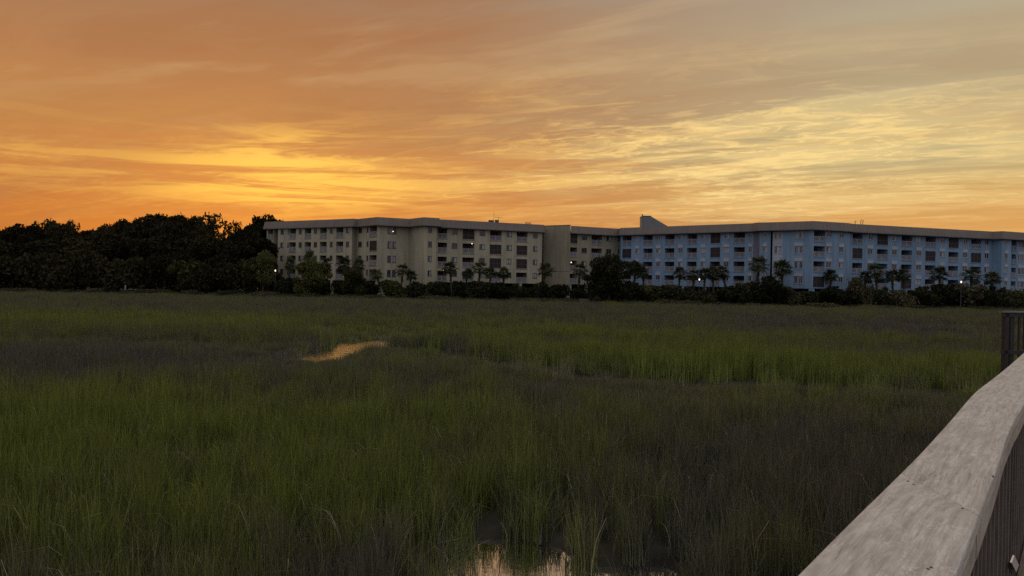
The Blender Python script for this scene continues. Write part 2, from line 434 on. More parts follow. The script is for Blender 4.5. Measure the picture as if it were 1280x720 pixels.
class Building:
    def __init__(s, root, wall, recess, shutters=False):
        s.root, s.wallm, s.recm, s.sh = root, wall, recess, shutters
        s.wall = MB(); s.base = MB(); s.front = []; s.rng = random.Random(hash(root.name) % 97 + 5 + len(root['label']))
    def window(s, f, u0, u1, z0, z1, double=False, curtain=None):
        fr = MB(); d = -.10; w = .07
        n = 2
        for (a0, a1, b0, b1) in ((u0, u1, z1 - w, z1), (u0, u1, z0, z0 + w), (u0, u0 + w, z0 + w, z1 - w), (u1 - w, u1, z0 + w, z1 - w)):
            f.box(fr, a0, a1, b0, b1, d, d + .08)
        um = (u0 + u1) / 2; f.box(fr, um - w * .5, um + w * .5, z0 + w, z1 - w, d, d + .07)
        f.box(fr, u0 - .06, u1 + .06, z0 - .09, z0 - .01, -.02, .07)
        o = fr.build('window', M['frame'] if not s.sh else M['white'], s.root)
        c = s.rng.random() if curtain is None else curtain
        p1 = MB(); p1.quad(f.P(u0, z0, d - .01), f.P(um, z0, d - .01), f.P(um, z1, d - .01), f.P(u0, z1, d - .01))
        p2 = MB(); p2.quad(f.P(um, z0, d - .01), f.P(u1, z0, d - .01), f.P(u1, z1, d - .01), f.P(um, z1, d - .01))
        p1.build('pane', M['curtain'] if c > .9 else M['glass'], o)
        p2.build('pane', M['curtain'] if c > .6 else M['glass'], o)
        return o
    def balcony(s, f, u0, u1, z0, z1, screened=False, depth=1.7):
        lin = MB(); D = -depth
        lin.quad(f.P(u0, z0, D), f.P(u1, z0, D), f.P(u1, z1, D), f.P(u0, z1, D))
        lin.quad(f.P(u0, z0, 0), f.P(u0, z0, D), f.P(u0, z1, D), f.P(u0, z1, 0))
        lin.quad(f.P(u1, z0, D), f.P(u1, z0, 0), f.P(u1, z1, 0), f.P(u1, z1, D))
        lin.quad(f.P(u0, z1, D), f.P(u1, z1, D), f.P(u1, z1, 0), f.P(u0, z1, 0))
        lin.quad(f.P(u0, z0, 0), f.P(u1, z0, 0), f.P(u1, z0, D), f.P(u0, z0, D))
        f.box(lin, u0 - .08, u1 + .08, z0 - .17, z0 - .003, -.05, .09)
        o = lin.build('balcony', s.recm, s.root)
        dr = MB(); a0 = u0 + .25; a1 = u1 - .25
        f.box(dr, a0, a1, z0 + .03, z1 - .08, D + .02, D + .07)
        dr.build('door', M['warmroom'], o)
        if screened:
            sm = MB(); f.box(sm, u0 + .003, u1 - .003, z0 + .003, z1 - .003, -.12, -.08)
            q = sm.build('screen', M['screen'], o)
            gm = MB(); n = max(2, int((u1 - u0) / .9))
            for i in range(n + 1):
                uu = u0 + .03 + (u1 - u0 - .06) * i / n
                f.box(gm, uu - .02, uu + .02, z0 + .01, z1 - .01, -.078, -.05)
            f.box(gm, u0 + .01, u1 - .01, z0 + .9, z0 + .95, -.078, -.052)
            for v, fc in [(gm.v, gm.f)]:
                me = q.data; me.materials.append(M['frame'])
                bmx = bmesh.new(); bmx.from_mesh(me); vs = [bmx.verts.new(p) for p in v]
                for fa in fc:
                    nf = bmx.faces.new([vs[i] for i in fa]); nf.material_index = 1
                bmx.to_mesh(me); bmx.free()
        else:
            rl = MB(); zr = z0 + 1.02
            f.box(rl, u0 + .003, u1 - .003, zr - .07, zr, -.10, -.03)
            f.box(rl, u0 + .003, u1 - .003, z0 + .06, z0 + .12, -.09, -.04)
            n = max(6, int((u1 - u0) / .13))
            for i in range(n + 1):
                uu = u0 + .03 + (u1 - u0 - .06) * i / n; w = .05 if i in (0, n, n // 2) else .022
                f.box(rl, uu - w, uu + w, z0 + (.003 if w > .03 else .12), zr - .07, -.08, -.05)
            rl.build('railing', M['white'], o)
        return o
    def seg(s, p0, p1, cols=(), solid=False, mat=None, top=ZS, zb=None):
        """one flat run of facade from p0=(px,depth) to p1, with columns of (kind, px0, px1, rows, screened rows)"""
        f = Frame(xy(*p0), xy(*p1))
        if not s.front: s.front.append(f.A)
        elif (s.front[-1] - f.A).length > .05: s.front.append(f.A)
        s.front.append(f.B)
        z_low = ZG - .3 if solid else ZF
        if zb is not None: z_low = zb
        holes = []
        for kind, a, b, rows, scr in cols:
            u0, u1 = max(.05, f.u(a)), min(f.L - .05, f.u(b))
            for k in rows:
                zt = ztop(k)
                if kind == 'balc': z0, z1 = zt - 2.08, zt
                elif kind == 'win': z0, z1 = zt - 1.12, zt - .02
                elif kind == 'tall': z0, z1 = zt - 1.45, zt - .03
                elif kind == 'slit': z0, z1 = zt - 1.1, zt - .05
                holes.append((u0, u1, z0, z1, kind, k in scr, k))
        us = sorted({0.0, f.L, *[h[0] for h in holes], *[h[1] for h in holes]})
        zs = sorted({z_low, top, *[h[2] for h in holes], *[h[3] for h in holes]})
        mb = s.wall if mat is None else MB()
        for i in range(len(us) - 1):
            for j in range(len(zs) - 1):
                cu, cz = (us[i] + us[i + 1]) / 2, (zs[j] + zs[j + 1]) / 2
                if any(h[0] < cu < h[1] and h[2] < cz < h[3] for h in holes): continue
                mb.quad(f.P(us[i], zs[j]), f.P(us[i + 1], zs[j]), f.P(us[i + 1], zs[j + 1]), f.P(us[i], zs[j + 1]))
        for u0, u1, z0, z1, kind, scr, k in holes:
            if kind == 'balc': s.balcony(f, u0, u1, z0, z1, scr)
            else:
                for q in (((u0, z0), (u1, z0)), ((u1, z0), (u1, z1)), ((u1, z1), (u0, z1)), ((u0, z1), (u0, z0))):
                    mb.quad(f.P(*q[0]), f.P(*q[1]), f.P(*q[1], -.11), f.P(*q[0], -.11))
                if kind == 'tall':
                    um = (u0 + u1) / 2; g_ = .14
                    f.box(mb, um - g_, um + g_, z0 + .002, z1 - .002, -.108, -.002)
                    s.window(f, u0 + .02, um - g_ - .005, z0 + .01, z1 - .01); s.window(f, um + g_ + .005, u1 - .02, z0 + .01, z1 - .01)
                else: s.window(f, u0 + .01, u1 - .01, z0 + .01, z1 - .01)
                if s.sh and k < 4 and kind in ('win', 'tall'):
                    sm = MB(); f.box(sm, u0 - .05, u1 + .05, z1 + .06, z1 + .74, .004, .09)
                    f.box(sm, u0 - .02, u1 + .02, z1 + .745, z1 + .80, .004, .12)
                    sm.build('shutter_box', M['paleblue'], s.root)
        if mat is not None: mb.build('wall', mat, s.root)
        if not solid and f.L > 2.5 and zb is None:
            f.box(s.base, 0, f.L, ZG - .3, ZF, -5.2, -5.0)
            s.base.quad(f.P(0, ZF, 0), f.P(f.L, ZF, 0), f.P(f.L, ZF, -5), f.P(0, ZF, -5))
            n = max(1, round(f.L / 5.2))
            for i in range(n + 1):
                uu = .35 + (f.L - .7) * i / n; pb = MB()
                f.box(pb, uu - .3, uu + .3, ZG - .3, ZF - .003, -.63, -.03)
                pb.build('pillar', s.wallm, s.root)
        return f
    def finish(s, roof_pts, back=15.0, parapet=False, lo=None):
        s.wall.build('wall', s.wallm, s.root)
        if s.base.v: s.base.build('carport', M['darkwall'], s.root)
        pts = s.front
        bw = MB(); bk = [Vector((p.x * 1.0, p.y + back)) for p in (pts[0], pts[-1])]
        for a, b in ((pts[-1], bk[1]), (bk[1], bk[0]), (bk[0], pts[0])):
            bw.quad((a.x, a.y, ZG - .3), (b.x, b.y, ZG - .3), (b.x, b.y, ZT - .2), (a.x, a.y, ZT - .2))
        bw.build('rear_wall', s.wallm, s.root)
        rp = [xy(*p) for p in roof_pts]
        outs = []
        for i, p in enumerate(rp):
            ns = []
            for a, b in ((i - 1, i), (i, i + 1)):
                if 0 <= a and b < len(rp) and (rp[b] - rp[a]).length > .3: ns.append(Frame(rp[a], rp[b]).n)
            n = sum(ns, Vector((0, 0))).normalized(); outs.append(n)
        rf = MB()
        zs, zt = (ZS + .01, ZT)
        o0 = [p + n * .75 for p, n in zip(rp, outs)]; o1 = [p + n * .25 for p, n in zip(rp, outs)]
        for i in range(len(rp) - 1):
            a, b, c, d = o0[i], o0[i + 1], o1[i + 1], o1[i]
            rf.quad((a.x, a.y, zs), (b.x, b.y, zs), (b.x, b.y, zs + .16), (a.x, a.y, zs + .16))
            rf.quad((a.x, a.y, zs + .16), (b.x, b.y, zs + .16), (c.x, c.y, zt), (d.x, d.y, zt))
            e, g_ = rp[i] - outs[i] * 3.5, rp[i + 1] - outs[i + 1] * 3.5
            rf.quad((a.x, a.y, zs), (e.x, e.y, zs), (g_.x, g_.y, zs), (b.x, b.y, zs))
            # standing seams of the metal fascia
            n = int((b - a).length / .9)
            for k in range(n):
                u = (k + .5) / n; q0 = a.lerp(b, u); q1 = d.lerp(c, u); tt = (b - a).normalized() * .02; nn = outs[i] * .012
                rf.hexa([(*(q0 - tt + nn), zs + .17), (*(q0 + tt + nn), zs + .17), (*(q0 + tt - nn), zs + .17), (*(q0 - tt - nn), zs + .17),
                         (*(q1 - tt + nn), zt + .01), (*(q1 + tt + nn), zt + .01), (*(q1 + tt - nn), zt + .01), (*(q1 - tt - nn), zt + .01)])
        for e in (0, -1):        # close the ends
            q = Vector((rp[e].x, rp[e].y + back))
            rf.quad((*o0[e], zs), (*q, zs), (*q, zt), (*o1[e], zt))
        n = len(rf.v); poly = [(p.x, p.y, zt) for p in o1] + [(rp[-1].x, rp[-1].y + back, zt), (rp[0].x, rp[0].y + back, zt)]
        rf.v += poly; rf.f.append(tuple(range(n, n + len(poly))))
        rf.build('roof', M['roof'], s.root)
def lamp_part(root, p, r=.13):
    mb = MB(); mb.tube([p + Vector((0, 0, -r)), p + Vector((0, 0, -r * .5)), p + Vector((0, 0, r * .5)), p + Vector((0, 0, r))], [r * .5, r, r, r * .5], 8)
    return mb.build('lamp', M['lamp'], root)

R4, R3 = (4, 3, 2, 1), (4, 3, 2)
# ---- yellow block beside the wood
c0 = xy(505, 156)
yb = empty('apartment_building', (c0.x, c0.y, ZG), 'long pale yellow apartment block beside the dark wood, with a grey metal roof edge', 'building', 'apartment blocks behind the marsh')
yb_inv = yb
Y = Building(yb, M['yellow'], M['recess_y'])
Y.seg((333, 171.5), (341.3, 170.2), [('balc', 334.2, 341, R4, ())])
Y.seg((341.3, 170.2), (346.6, 171.4)); Y.seg((346.6, 171.4), (347.3, 169.5))
cols = []
for a, b in ((350.3, 354.2), (373, 377), (392, 396), (412, 415.6), (432, 436.3)): cols.append(('win', a, b, R4, ()))
cols.append(('slit', 359, 360.6, R4, ()))
for a, b in ((361.2, 369.5), (380.5, 388.6), (399.7, 408), (419.8, 428.7)): cols.append(('balc', a, b, R4, ()))
Y.seg((347.3, 169.5), (439.5, 158.7), cols)
Y.seg((439.5, 158.7), (445, 160.4))
Y.seg((445, 160.4), (471, 153.5), [('win', 447.5, 452, R4, ()), ('slit', 458, 460.3, R4, ()), ('balc', 461.7, 470.7, R4, (3,))])
Y.seg((471, 153.5), (511.5, 157.5), [('tall', 484, 495, R4, ())], solid=True)
Y.seg((511.5, 157.5), (529.7, 152.2), solid=True)
Y.seg((529.7, 152.2), (545, 153.8), [('win', 534.8, 539.6, R4, ())], solid=True)
Y.seg((545, 153.8), (546, 156.6), solid=True)
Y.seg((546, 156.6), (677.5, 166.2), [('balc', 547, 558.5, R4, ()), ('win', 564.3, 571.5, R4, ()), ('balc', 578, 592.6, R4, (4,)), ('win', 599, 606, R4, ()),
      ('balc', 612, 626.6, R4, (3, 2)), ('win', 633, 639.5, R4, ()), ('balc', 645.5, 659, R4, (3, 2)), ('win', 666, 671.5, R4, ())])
Y.finish([(331.5, 172), (441, 158.4), (446, 159.3), (471, 153.3), (511.5, 156.6), (529.7, 151.9), (547.3, 153.6), (547.5, 156.4), (679, 166.4)], back=14)
for px, py, Yd in ((491.3, 289.3, 154.6), (590, 304.6, 159.2), (554, 337.6, 156.3)):
    lamp_part(yb, at_y(px, py, Yd), .10)
# roof clutter
am = MB(); q = at_y(617.2, 277, 166); am.tube([q - Vector((0, 0, 1)), q + Vector((0, 0, 2.3))], [.05, .03], 6)
am.build('antenna', M['antenna'], yb)
am = MB(); q = at_y(623, 277, 167); am.tube([q - Vector((0, 0, 1)), q + Vector((0, 0, 1.0))], [.05, .04], 6)
am.tube([q + Vector((-.9, 0, .95)), q + Vector((.9, 0, .95))], [.03, .03], 5)
for dx in (-.6, -.2, .25, .65): am.tube([q + Vector((dx, -.4, .97)), q + Vector((dx, .4, .97))], [.025, .025], 5)
am.build('antenna', M['antenna'], yb)
for px, py, Yd, w in ((614, 277.3, 166, 1.2), (621, 277, 168, .9), (657.5, 279.6, 169, .25), (660, 279.8, 169, .25), (662.5, 280, 169, .25)):
    q = at_y(px, py, Yd); vb = MB(); vb.box(q.x - w * .5, q.x + w * .5, q.y - w * .5, q.y + w * .5, ZT - .01, q.z + .35)
    vb.build('roof_vent', M['antenna'], yb)

# ---- the short yellow wing, shade painted into its walls, between the two long blocks
c0 = xy(712, 168)
tb = empty('apartment_building', (c0.x, c0.y, ZG), 'short tan apartment wing with a blank end wall between the yellow and blue blocks', 'building', 'apartment blocks behind the marsh')
T = Building(tb, M['yellow_shaded'], M['recess_y'])
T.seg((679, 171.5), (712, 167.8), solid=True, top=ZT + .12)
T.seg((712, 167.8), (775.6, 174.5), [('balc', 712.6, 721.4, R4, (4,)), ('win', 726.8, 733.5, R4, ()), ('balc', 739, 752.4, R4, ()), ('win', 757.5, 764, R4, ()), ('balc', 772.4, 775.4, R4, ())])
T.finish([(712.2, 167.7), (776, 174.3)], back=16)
rc = MB(); a, b_ = xy(679, 171.5), xy(712, 167.8)
nn = Frame(a, b_).n
for z0, z1, d in ((ZT + .12, ZT + .26, .06),): rc.hexa([(*(a + nn * d), z0), (*(b_ + nn * d), z0), (*(b_ - nn * .4), z0), (*(a - nn * .4), z0), (*(a + nn * d), z1), (*(b_ + nn * d), z1), (*(b_ - nn * .4), z1), (*(a - nn * .4), z1)])
rc.hexa([(*(a + nn * .03), 6.9), (*(b_ + nn * .03), 6.9), (*(b_ + nn * .001), 6.9), (*(a + nn * .001), 6.9), (*(a + nn * .03), 7.0), (*(b_ + nn * .03), 7.0), (*(b_ + nn * .001), 7.0), (*(a + nn * .001), 7.0)])
rc.build('coping', M['roof'], tb)
lamp_part(tb, at_y(714, 328, 168.3), .13)

# ---- blue block
c0 = xy(1016, 146)
bb = empty('apartment_building', (c0.x, c0.y, ZG), 'long blue apartment block with white shutter boxes over its windows', 'building', 'apartment blocks behind the marsh')
B = Building(bb, M['blue'], M['recess_b'], True)
scr = {777.7: (3,), 887.8: (4, 3)}
cols = [('balc', a, b, R4, scr.get(a, ())) for a, b in ((777.7, 789), (804, 815.5), (831, 842.8), (858.8, 870.8), (887.8, 900), (917, 930.8))]
cols += [('win', a, b, R4, ()) for a, b in ((793.8, 798.8), (820, 825.3), (847.5, 853.3), (876, 881.7), (904.7, 911.3), (935.6, 939.8))]
B.seg((776, 171.8), (941.4, 152.9), cols)
B.seg((941.4, 152.9), (949, 151.2), mat=M['mauve'], top=ZT + .1, solid=True)
B.seg((949, 151.2), (963, 150), [('win', 953.3, 958.2, R4, ())], solid=True)
B.seg((963, 150), (963.2, 151.5), solid=True); B.seg((963.2, 151.5), (965.2, 151.3), solid=True, mat=M['darkwall']); B.seg((965.2, 151.3), (965.5, 149.8), solid=True)
B.seg((965.5, 149.8), (978, 148.6), [('tall', 967.6, 976.8, R4, ())], solid=True, mat=M['paleblue'])
B.seg((978, 148.6), (1016, 145.1), [('tall', 993, 1003.5, R4, ())])
B.seg((1016, 145.1), (1058, 148.5), [('balc', 1016.9, 1031, R4, (1,)), ('win', 1032.3, 1039, R4, ()), ('win', 1048.3, 1054, R4, ())])
B.seg((1058, 148.5), (1064, 150.6), solid=True)
scr = {1065.5: (3,), 1096.2: (4,), 1126.6: (1,), 1156.7: (3,), 1185.6: (4,), 1213.7: (3,)}
cols = [('balc', a, b, R4, scr.get(a, ())) for a, b in ((1065.5, 1078), (1096.2, 1109.5), (1126.6, 1139.9), (1156.7, 1169.4), (1185.6, 1198), (1213.7, 1226.4))]
cols += [('win', a, b, R4, ()) for a, b in ((1084, 1090.5), (1114.6, 1121), (1145, 1151.7), (1174.3, 1180.7), (1203, 1209), (1230.7, 1236))]
B.seg((1064, 150.6), (1240, 163.5), cols)
B.seg((1240, 163.5), (1252, 161.7), solid=True)
B.seg((1252, 161.7), (1263.6, 163), [('win', 1256, 1259.8, R4, ())], solid=True)
B.seg((1263.6, 163), (1264, 164.6), solid=True)
B.seg((1264, 164.6), (1271, 165.2), [('balc', 1264.5, 1270.3, R4, ())])
B.seg((1271, 165.2), (1345, 173), [('tall', 1272.6, 1280.5, R4, ()), ('balc', 1287, 1297, R4, ()), ('win', 1302, 1308, R4, ()), ('balc', 1314, 1325, R4, ()), ('win', 1330, 1336, R4, ())])
B.finish([(775.5, 171.6), (941, 152.6), (949, 150.6), (978, 148.3), (1016, 144.9), (1058, 148.2), (1064, 149.9), (1240, 163.0), (1252, 161.5), (1345, 172.6)], back=15)
# stair tower with a sloping top
st = MB(); d = 176
a = at_y(803.2, 288, d); b_ = at_y(813.5, 288, d); e = at_y(836, 288, d)
zt1 = at_y(803, 270.3, d).z; zt2 = at_y(836, 283.5, d).z; zl = ZT - 1.5
prof = [(a.x, zl), (e.x, zl), (e.x, zt2), (b_.x, zt1), (a.x, zt1)]
n = len(prof); st.v = [(x, d, z) for x, z in prof] + [(x, d + 4, z) for x, z in prof]
st.f = [tuple(range(n)), tuple(reversed(range(n, 2 * n)))] + [(i, i + n, (i + 1) % n + n, (i + 1) % n) for i in range(n)]
st.build('stair_tower', simple('grey_green_stucco', (.125, .138, .148, 1), .85, .15, .4), bb)
st = MB(); st.box(a.x - .12, b_.x + .05, d - .1, d + 4.1, zt1 + .01, zt1 + .14); st.box(a.x - .25, a.x - .02, d - .12, d + .2, zl, zt1 + .5)
st.build('tower_coping', M['roof'], bb)
for px, py, Yd, w, h in ((1069, 277, 158, .2, .5), (1076, 275.6, 158, .25, .7), (1078.5, 276.5, 158.5, .2, .4)):
    q = at_y(px, py, Yd); vb = MB(); vb.tube([Vector((q.x, q.y, ZT - .02)), Vector((q.x, q.y, q.z)), Vector((q.x + w, q.y, q.z + .15))], [.06, .06, .09], 6)
    vb.build('roof_vent', M['antenna'], bb)
for r_ in (yb, tb, bb):
    inv = Matrix.Translation(-r_.location)
    for ch in r_.children: ch.matrix_parent_inverse = inv

# ------------------------------------------------------------------ vegetation
def leaves(lobes, size, seed, shell=.55, squash=.9):
    r = np.random.default_rng(seed); V = []; T = []
    for (cx, cy, cz, rx, ry, rz, n) in lobes:
        d = r.normal(0, 1, (n, 3)); d /= np.linalg.norm(d, axis=1)[:, None]
        ph = r.uniform(0, 6, 6)
        bump = 1 + .13 * np.sin(5 * d[:, 0] + ph[0]) * np.sin(5 * d[:, 2] + ph[1]) + .10 * np.sin(11 * d[:, 1] + ph[2]) * np.sin(9 * d[:, 0] + ph[3])
        q = (shell + (1 - shell) * r.random(n) ** .6) * bump * np.where(r.random(n) < .08, 1.12, 1)
        p = d * q[:, None] * np.array([rx, ry, rz]) + np.array([cx, cy, cz])
        a = r.normal(0, 1, (n, 3)); a /= np.linalg.norm(a, axis=1)[:, None]
        b = np.cross(a, r.normal(0, 1, (n, 3))); b /= np.linalg.norm(b, axis=1)[:, None]
        s = size * r.uniform(.55, 1.35, n)[:, None]
        a = a * s; b = b * s * .6
        V.append(np.stack([p - a, p + b * .9 - a * .1, p + a, p - b * .9 + a * .1], 1).reshape(-1, 3))
        T.append(np.repeat(r.random(n), 4))
    V = np.concatenate(V); Q = np.arange(len(V)).reshape(-1, 4)
    return V, Q, np.concatenate(T)
HIDE = bpy.data.collections.new('plant_sources')
def take(o):                               # prototypes are placed later: the first copy's source stays out of the scene
    for c in list(o.users_collection): c.objects.unlink(o)
    for ch in o.children: take(ch)
def oak(seed, H=16, W=11, nl=9, leaf=.42, mat='oak', low=.25, dens=1.0, name='oak_tree'):
    r = random.Random(seed)
    root = empty(name, (0, 0, 0), 'x', 'tree')
    tr = MB(); top = Vector((r.uniform(-.5, .5), r.uniform(-.5, .5), H * .62))
    tr.tube([(0, 0, -.4), (0, 0, .4), (top.x * .3, top.y * .3, H * .25), tuple(top)], [.55, .40, .32, .12], 8)
    lobes = []
    for i in range(nl):
        a = 2 * math.pi * i / nl + r.uniform(-.4, .4); q = W * .5 * r.uniform(.35, .68)
        z = H * r.uniform(low + .18, .80); rr = W * r.uniform(.19, .27)
        lobes.append((q * math.cos(a), q * math.sin(a), z, rr, rr, rr * r.uniform(.65, .9), int(620 * dens)))
        tr.tube([(top.x * .4, top.y * .4, H * (.2 + .25 * r.random())), (q * .5 * math.cos(a), q * .5 * math.sin(a), z - rr * .6), (q * math.cos(a), q * math.sin(a), z)], [.17, .11, .04], 6)
    for i in range(3):
        rr = W * r.uniform(.17, .24)
        lobes.append((r.uniform(-.14, .14) * W, r.uniform(-.14, .14) * W, H - rr * r.uniform(.85, 1.3), rr * 1.15, rr * 1.15, rr * .9, int(560 * dens)))
    for i in range(int(nl * .7)):
        a = r.uniform(0, 6.28); q = W * r.uniform(.2, .5); rr = W * r.uniform(.07, .12)
        lobes.append((q * math.cos(a), q * math.sin(a), H * r.uniform(.6, .97) - q * .3, rr, rr, rr * .8, int(130 * dens)))
    V, Q, Tn = leaves(lobes, leaf, seed + 40)
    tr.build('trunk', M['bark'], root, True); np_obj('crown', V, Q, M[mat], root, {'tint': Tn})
    take(root); return root
def bush(seed, H=3.0, W=5.0, nl=8, leaf=.20, mat='dark', name='shrub', n=420):
    r = random.Random(seed); root = empty(name, (0, 0, 0), 'x', 'shrub'); lobes = []
    st = MB()
    for i in range(nl):
        a = 2 * math.pi * i / nl + r.uniform(-.4, .4); q = W * .5 * r.uniform(.1, .66); rr = W * r.uniform(.17, .27)
        zc = max(rr * .4, H * r.uniform(.25, .80) - q * .2)
        rz = min(rr * .95, max(.35, H - zc))
        lobes.append((q * math.cos(a), q * math.sin(a), zc, rr, rr, rz, n))
        st.tube([(q * .2 * math.cos(a), q * .2 * math.sin(a), -.2), (q * .7 * math.cos(a), q * .7 * math.sin(a), zc * .6), (q * math.cos(a), q * math.sin(a), zc)], [.06, .045, .02], 5)
    for i in range(nl):
        a = r.uniform(0, 6.28); q = W * .5 * r.uniform(.1, .9); rr = W * r.uniform(.05, .10)
        lobes.append((q * math.cos(a), q * math.sin(a), H * r.uniform(.55, .98) * (1 - .35 * (2 * q / W) ** 2), rr, rr, rr * 1.1, n // 5))
    V, Q, Tn = leaves(lobes, leaf, seed + 90, .4)
    V[:, 2] = np.maximum(V[:, 2], -.1)
    st.build('stem', M['bark'], root); np_obj('foliage', V, Q, M[mat], root, {'tint': Tn})
    take(root); return root
def palm(seed, H=6.0, nf=44, R=1.7):
    r = random.Random(seed); root = empty('palm_tree', (0, 0, 0), 'x', 'palm tree')
    bx, by = r.uniform(-.5, .5), r.uniform(-.4, .4)
    pts = [(bx * (u ** 1.6), by * (u ** 1.6), -.3 + (H + .3) * u) for u in (0, .15, .4, .65, .85, 1)]
    tr = MB(); tr.tube(pts, [.24, .19, .17, .17, .21, .17], 9)
    for i in range(26):                     # old leaf bases
        u = r.uniform(.5, .98); a = r.uniform(0, 6.28); z = -.3 + (H + .3) * u
        c = Vector((bx * u ** 1.6, by * u ** 1.6, z)); d = Vector((math.cos(a), math.sin(a), .8))
        tr.tube([c + d * .12, c + d * .36], [.06, .03], 4)
    tr.build('trunk', M['palmbark'], root)
    top = Vector(pts[-1]); V = []; Q = []; Tn = []
    for i in range(nf):
        a = i * 2.39996 + r.uniform(-.2, .2); el = math.asin(1 - 1.75 * (i + .5) / nf) + r.uniform(-.2, .2)
        d = Vector((math.cos(a) * math.cos(el), math.sin(a) * math.cos(el), math.sin(el)))
        side = Vector((-math.sin(a), math.cos(a), 0)); up = d.cross(side) * -1
        pet = R * r.uniform(.34, .68); c = top + d * pet + Vector((0, 0, -.12 * pet * math.cos(el)))
        tint = r.random() * (.6 if el > -.3 else 1)
        def add(p):
            n = len(V); V.extend(p); Q.append((n, n + 1, n + 2, n + 3)); Tn.extend([tint] * 4)
        w = side * .022
        add([top - w, top + w, c + w, c - w])
        ns = 13; fl = R * r.uniform(.45, .72)
        for k in range(ns):                 # drooping fan segments
            ang = (k / (ns - 1) - .5) * 3.5; ln = fl * (1 - .22 * abs(ang) / 1.75) * r.uniform(.85, 1.1)
            dd = (d * math.cos(ang) + side * math.sin(ang)).normalized()
            q0 = c; q1 = c + dd * ln * .55 + up * (.06 * math.cos(3 * ang)); q2 = c + dd * ln + Vector((0, 0, -.30 * ln * r.uniform(.5, 1.3)))
            sw = dd.cross(up).normalized() * .075
            add([q0 - sw * .3, q0 + sw * .3, q1 + sw, q1 - sw]); add([q1 - sw, q1 + sw, q2 + sw * .25, q2 - sw * .25])
    np_obj('crown', np.array([tuple(v) for v in V]), np.array(Q), M['frond'], root, {'tint': np.array(Tn)})
    take(root); return root

ORD = ['first', 'second', 'third', 'fourth', 'fifth', 'sixth', 'seventh', 'eighth', 'ninth', 'tenth', 'eleventh', 'twelfth', 'thirteenth', 'fourteenth', 'fifteenth', 'sixteenth',
       'seventeenth', 'eighteenth', 'nineteenth', 'twentieth', 'twenty-first', 'twenty-second', 'twenty-third', 'twenty-fourth', 'twenty-fifth', 'twenty-sixth', 'twenty-seventh', 'twenty-eighth',
       'twenty-ninth', 'thirtieth', 'thirty-first', 'thirty-second', 'thirty-third', 'thirty-fourth', 'thirty-fifth', 'thirty-sixth', 'thirty-seventh', 'thirty-eighth', 'thirty-ninth', 'fortieth',
       'forty-first', 'forty-second', 'forty-third', 'forty-fourth']
def gz(x, y): return float(ground_z(np.array([x]), np.array([y]))[0])
def size_at(px, py, wpx, Yd):
    """base point on the land, height and width of a plant that shows its top at py"""
    p = at_y(px, py, Yd); z = gz(p.x, Yd)
    return Vector((p.x, Yd, z)), p.z - z, wpx * Yd / F

# ---- the wood: crowns along the skyline
OH, OW = 16.0, 11.0
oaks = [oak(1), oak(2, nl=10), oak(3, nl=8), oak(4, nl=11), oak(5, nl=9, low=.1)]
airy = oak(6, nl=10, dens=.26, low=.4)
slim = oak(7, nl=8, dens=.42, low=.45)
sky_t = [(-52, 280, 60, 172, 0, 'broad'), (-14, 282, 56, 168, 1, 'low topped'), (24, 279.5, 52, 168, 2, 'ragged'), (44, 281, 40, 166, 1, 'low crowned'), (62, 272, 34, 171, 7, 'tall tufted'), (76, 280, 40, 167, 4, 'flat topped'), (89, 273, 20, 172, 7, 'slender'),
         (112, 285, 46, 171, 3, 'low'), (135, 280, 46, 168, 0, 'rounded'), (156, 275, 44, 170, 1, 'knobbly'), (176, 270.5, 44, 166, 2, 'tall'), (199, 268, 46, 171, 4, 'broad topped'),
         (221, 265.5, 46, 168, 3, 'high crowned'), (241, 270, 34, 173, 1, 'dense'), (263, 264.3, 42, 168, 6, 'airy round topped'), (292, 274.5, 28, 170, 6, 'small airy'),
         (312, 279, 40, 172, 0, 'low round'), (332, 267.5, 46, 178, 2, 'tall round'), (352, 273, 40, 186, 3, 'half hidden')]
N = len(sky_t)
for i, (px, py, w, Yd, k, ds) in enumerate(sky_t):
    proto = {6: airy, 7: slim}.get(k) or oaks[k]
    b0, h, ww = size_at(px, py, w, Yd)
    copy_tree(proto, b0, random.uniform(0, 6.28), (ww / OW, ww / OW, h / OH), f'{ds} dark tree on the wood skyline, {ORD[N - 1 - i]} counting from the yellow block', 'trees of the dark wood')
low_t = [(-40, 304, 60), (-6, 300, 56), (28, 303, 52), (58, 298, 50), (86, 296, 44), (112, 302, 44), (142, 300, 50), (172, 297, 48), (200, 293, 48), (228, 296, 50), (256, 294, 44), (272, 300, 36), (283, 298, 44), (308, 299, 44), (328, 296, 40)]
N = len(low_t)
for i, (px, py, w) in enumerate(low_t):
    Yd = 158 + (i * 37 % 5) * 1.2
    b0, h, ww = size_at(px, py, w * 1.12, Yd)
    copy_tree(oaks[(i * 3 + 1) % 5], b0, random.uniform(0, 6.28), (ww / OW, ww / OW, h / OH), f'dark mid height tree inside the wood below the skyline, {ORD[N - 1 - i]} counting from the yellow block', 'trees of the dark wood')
BH, BW = 3.0, 5.0
bd = [bush(21), bush(22, nl=9), bush(23, nl=7)]
th = [bush(24, mat='oak'), bush(25, nl=10, mat='oak')]
bo = [bush(31, mat='olive'), bush(32, nl=9, mat='olive'), bush(33, mat='greybrush', n=300)]
und = [(-60, 322, 70), (-20, 318, 64), (20, 322, 60), (52, 316, 56), (84, 320, 54), (114, 318, 52), (145, 324, 54), (176, 322, 54), (205, 318, 48), (233, 325, 54), (262, 326, 46), (276, 318, 40), (292, 330, 46), (316, 322, 40), (338, 338, 34)]
N = len(und)
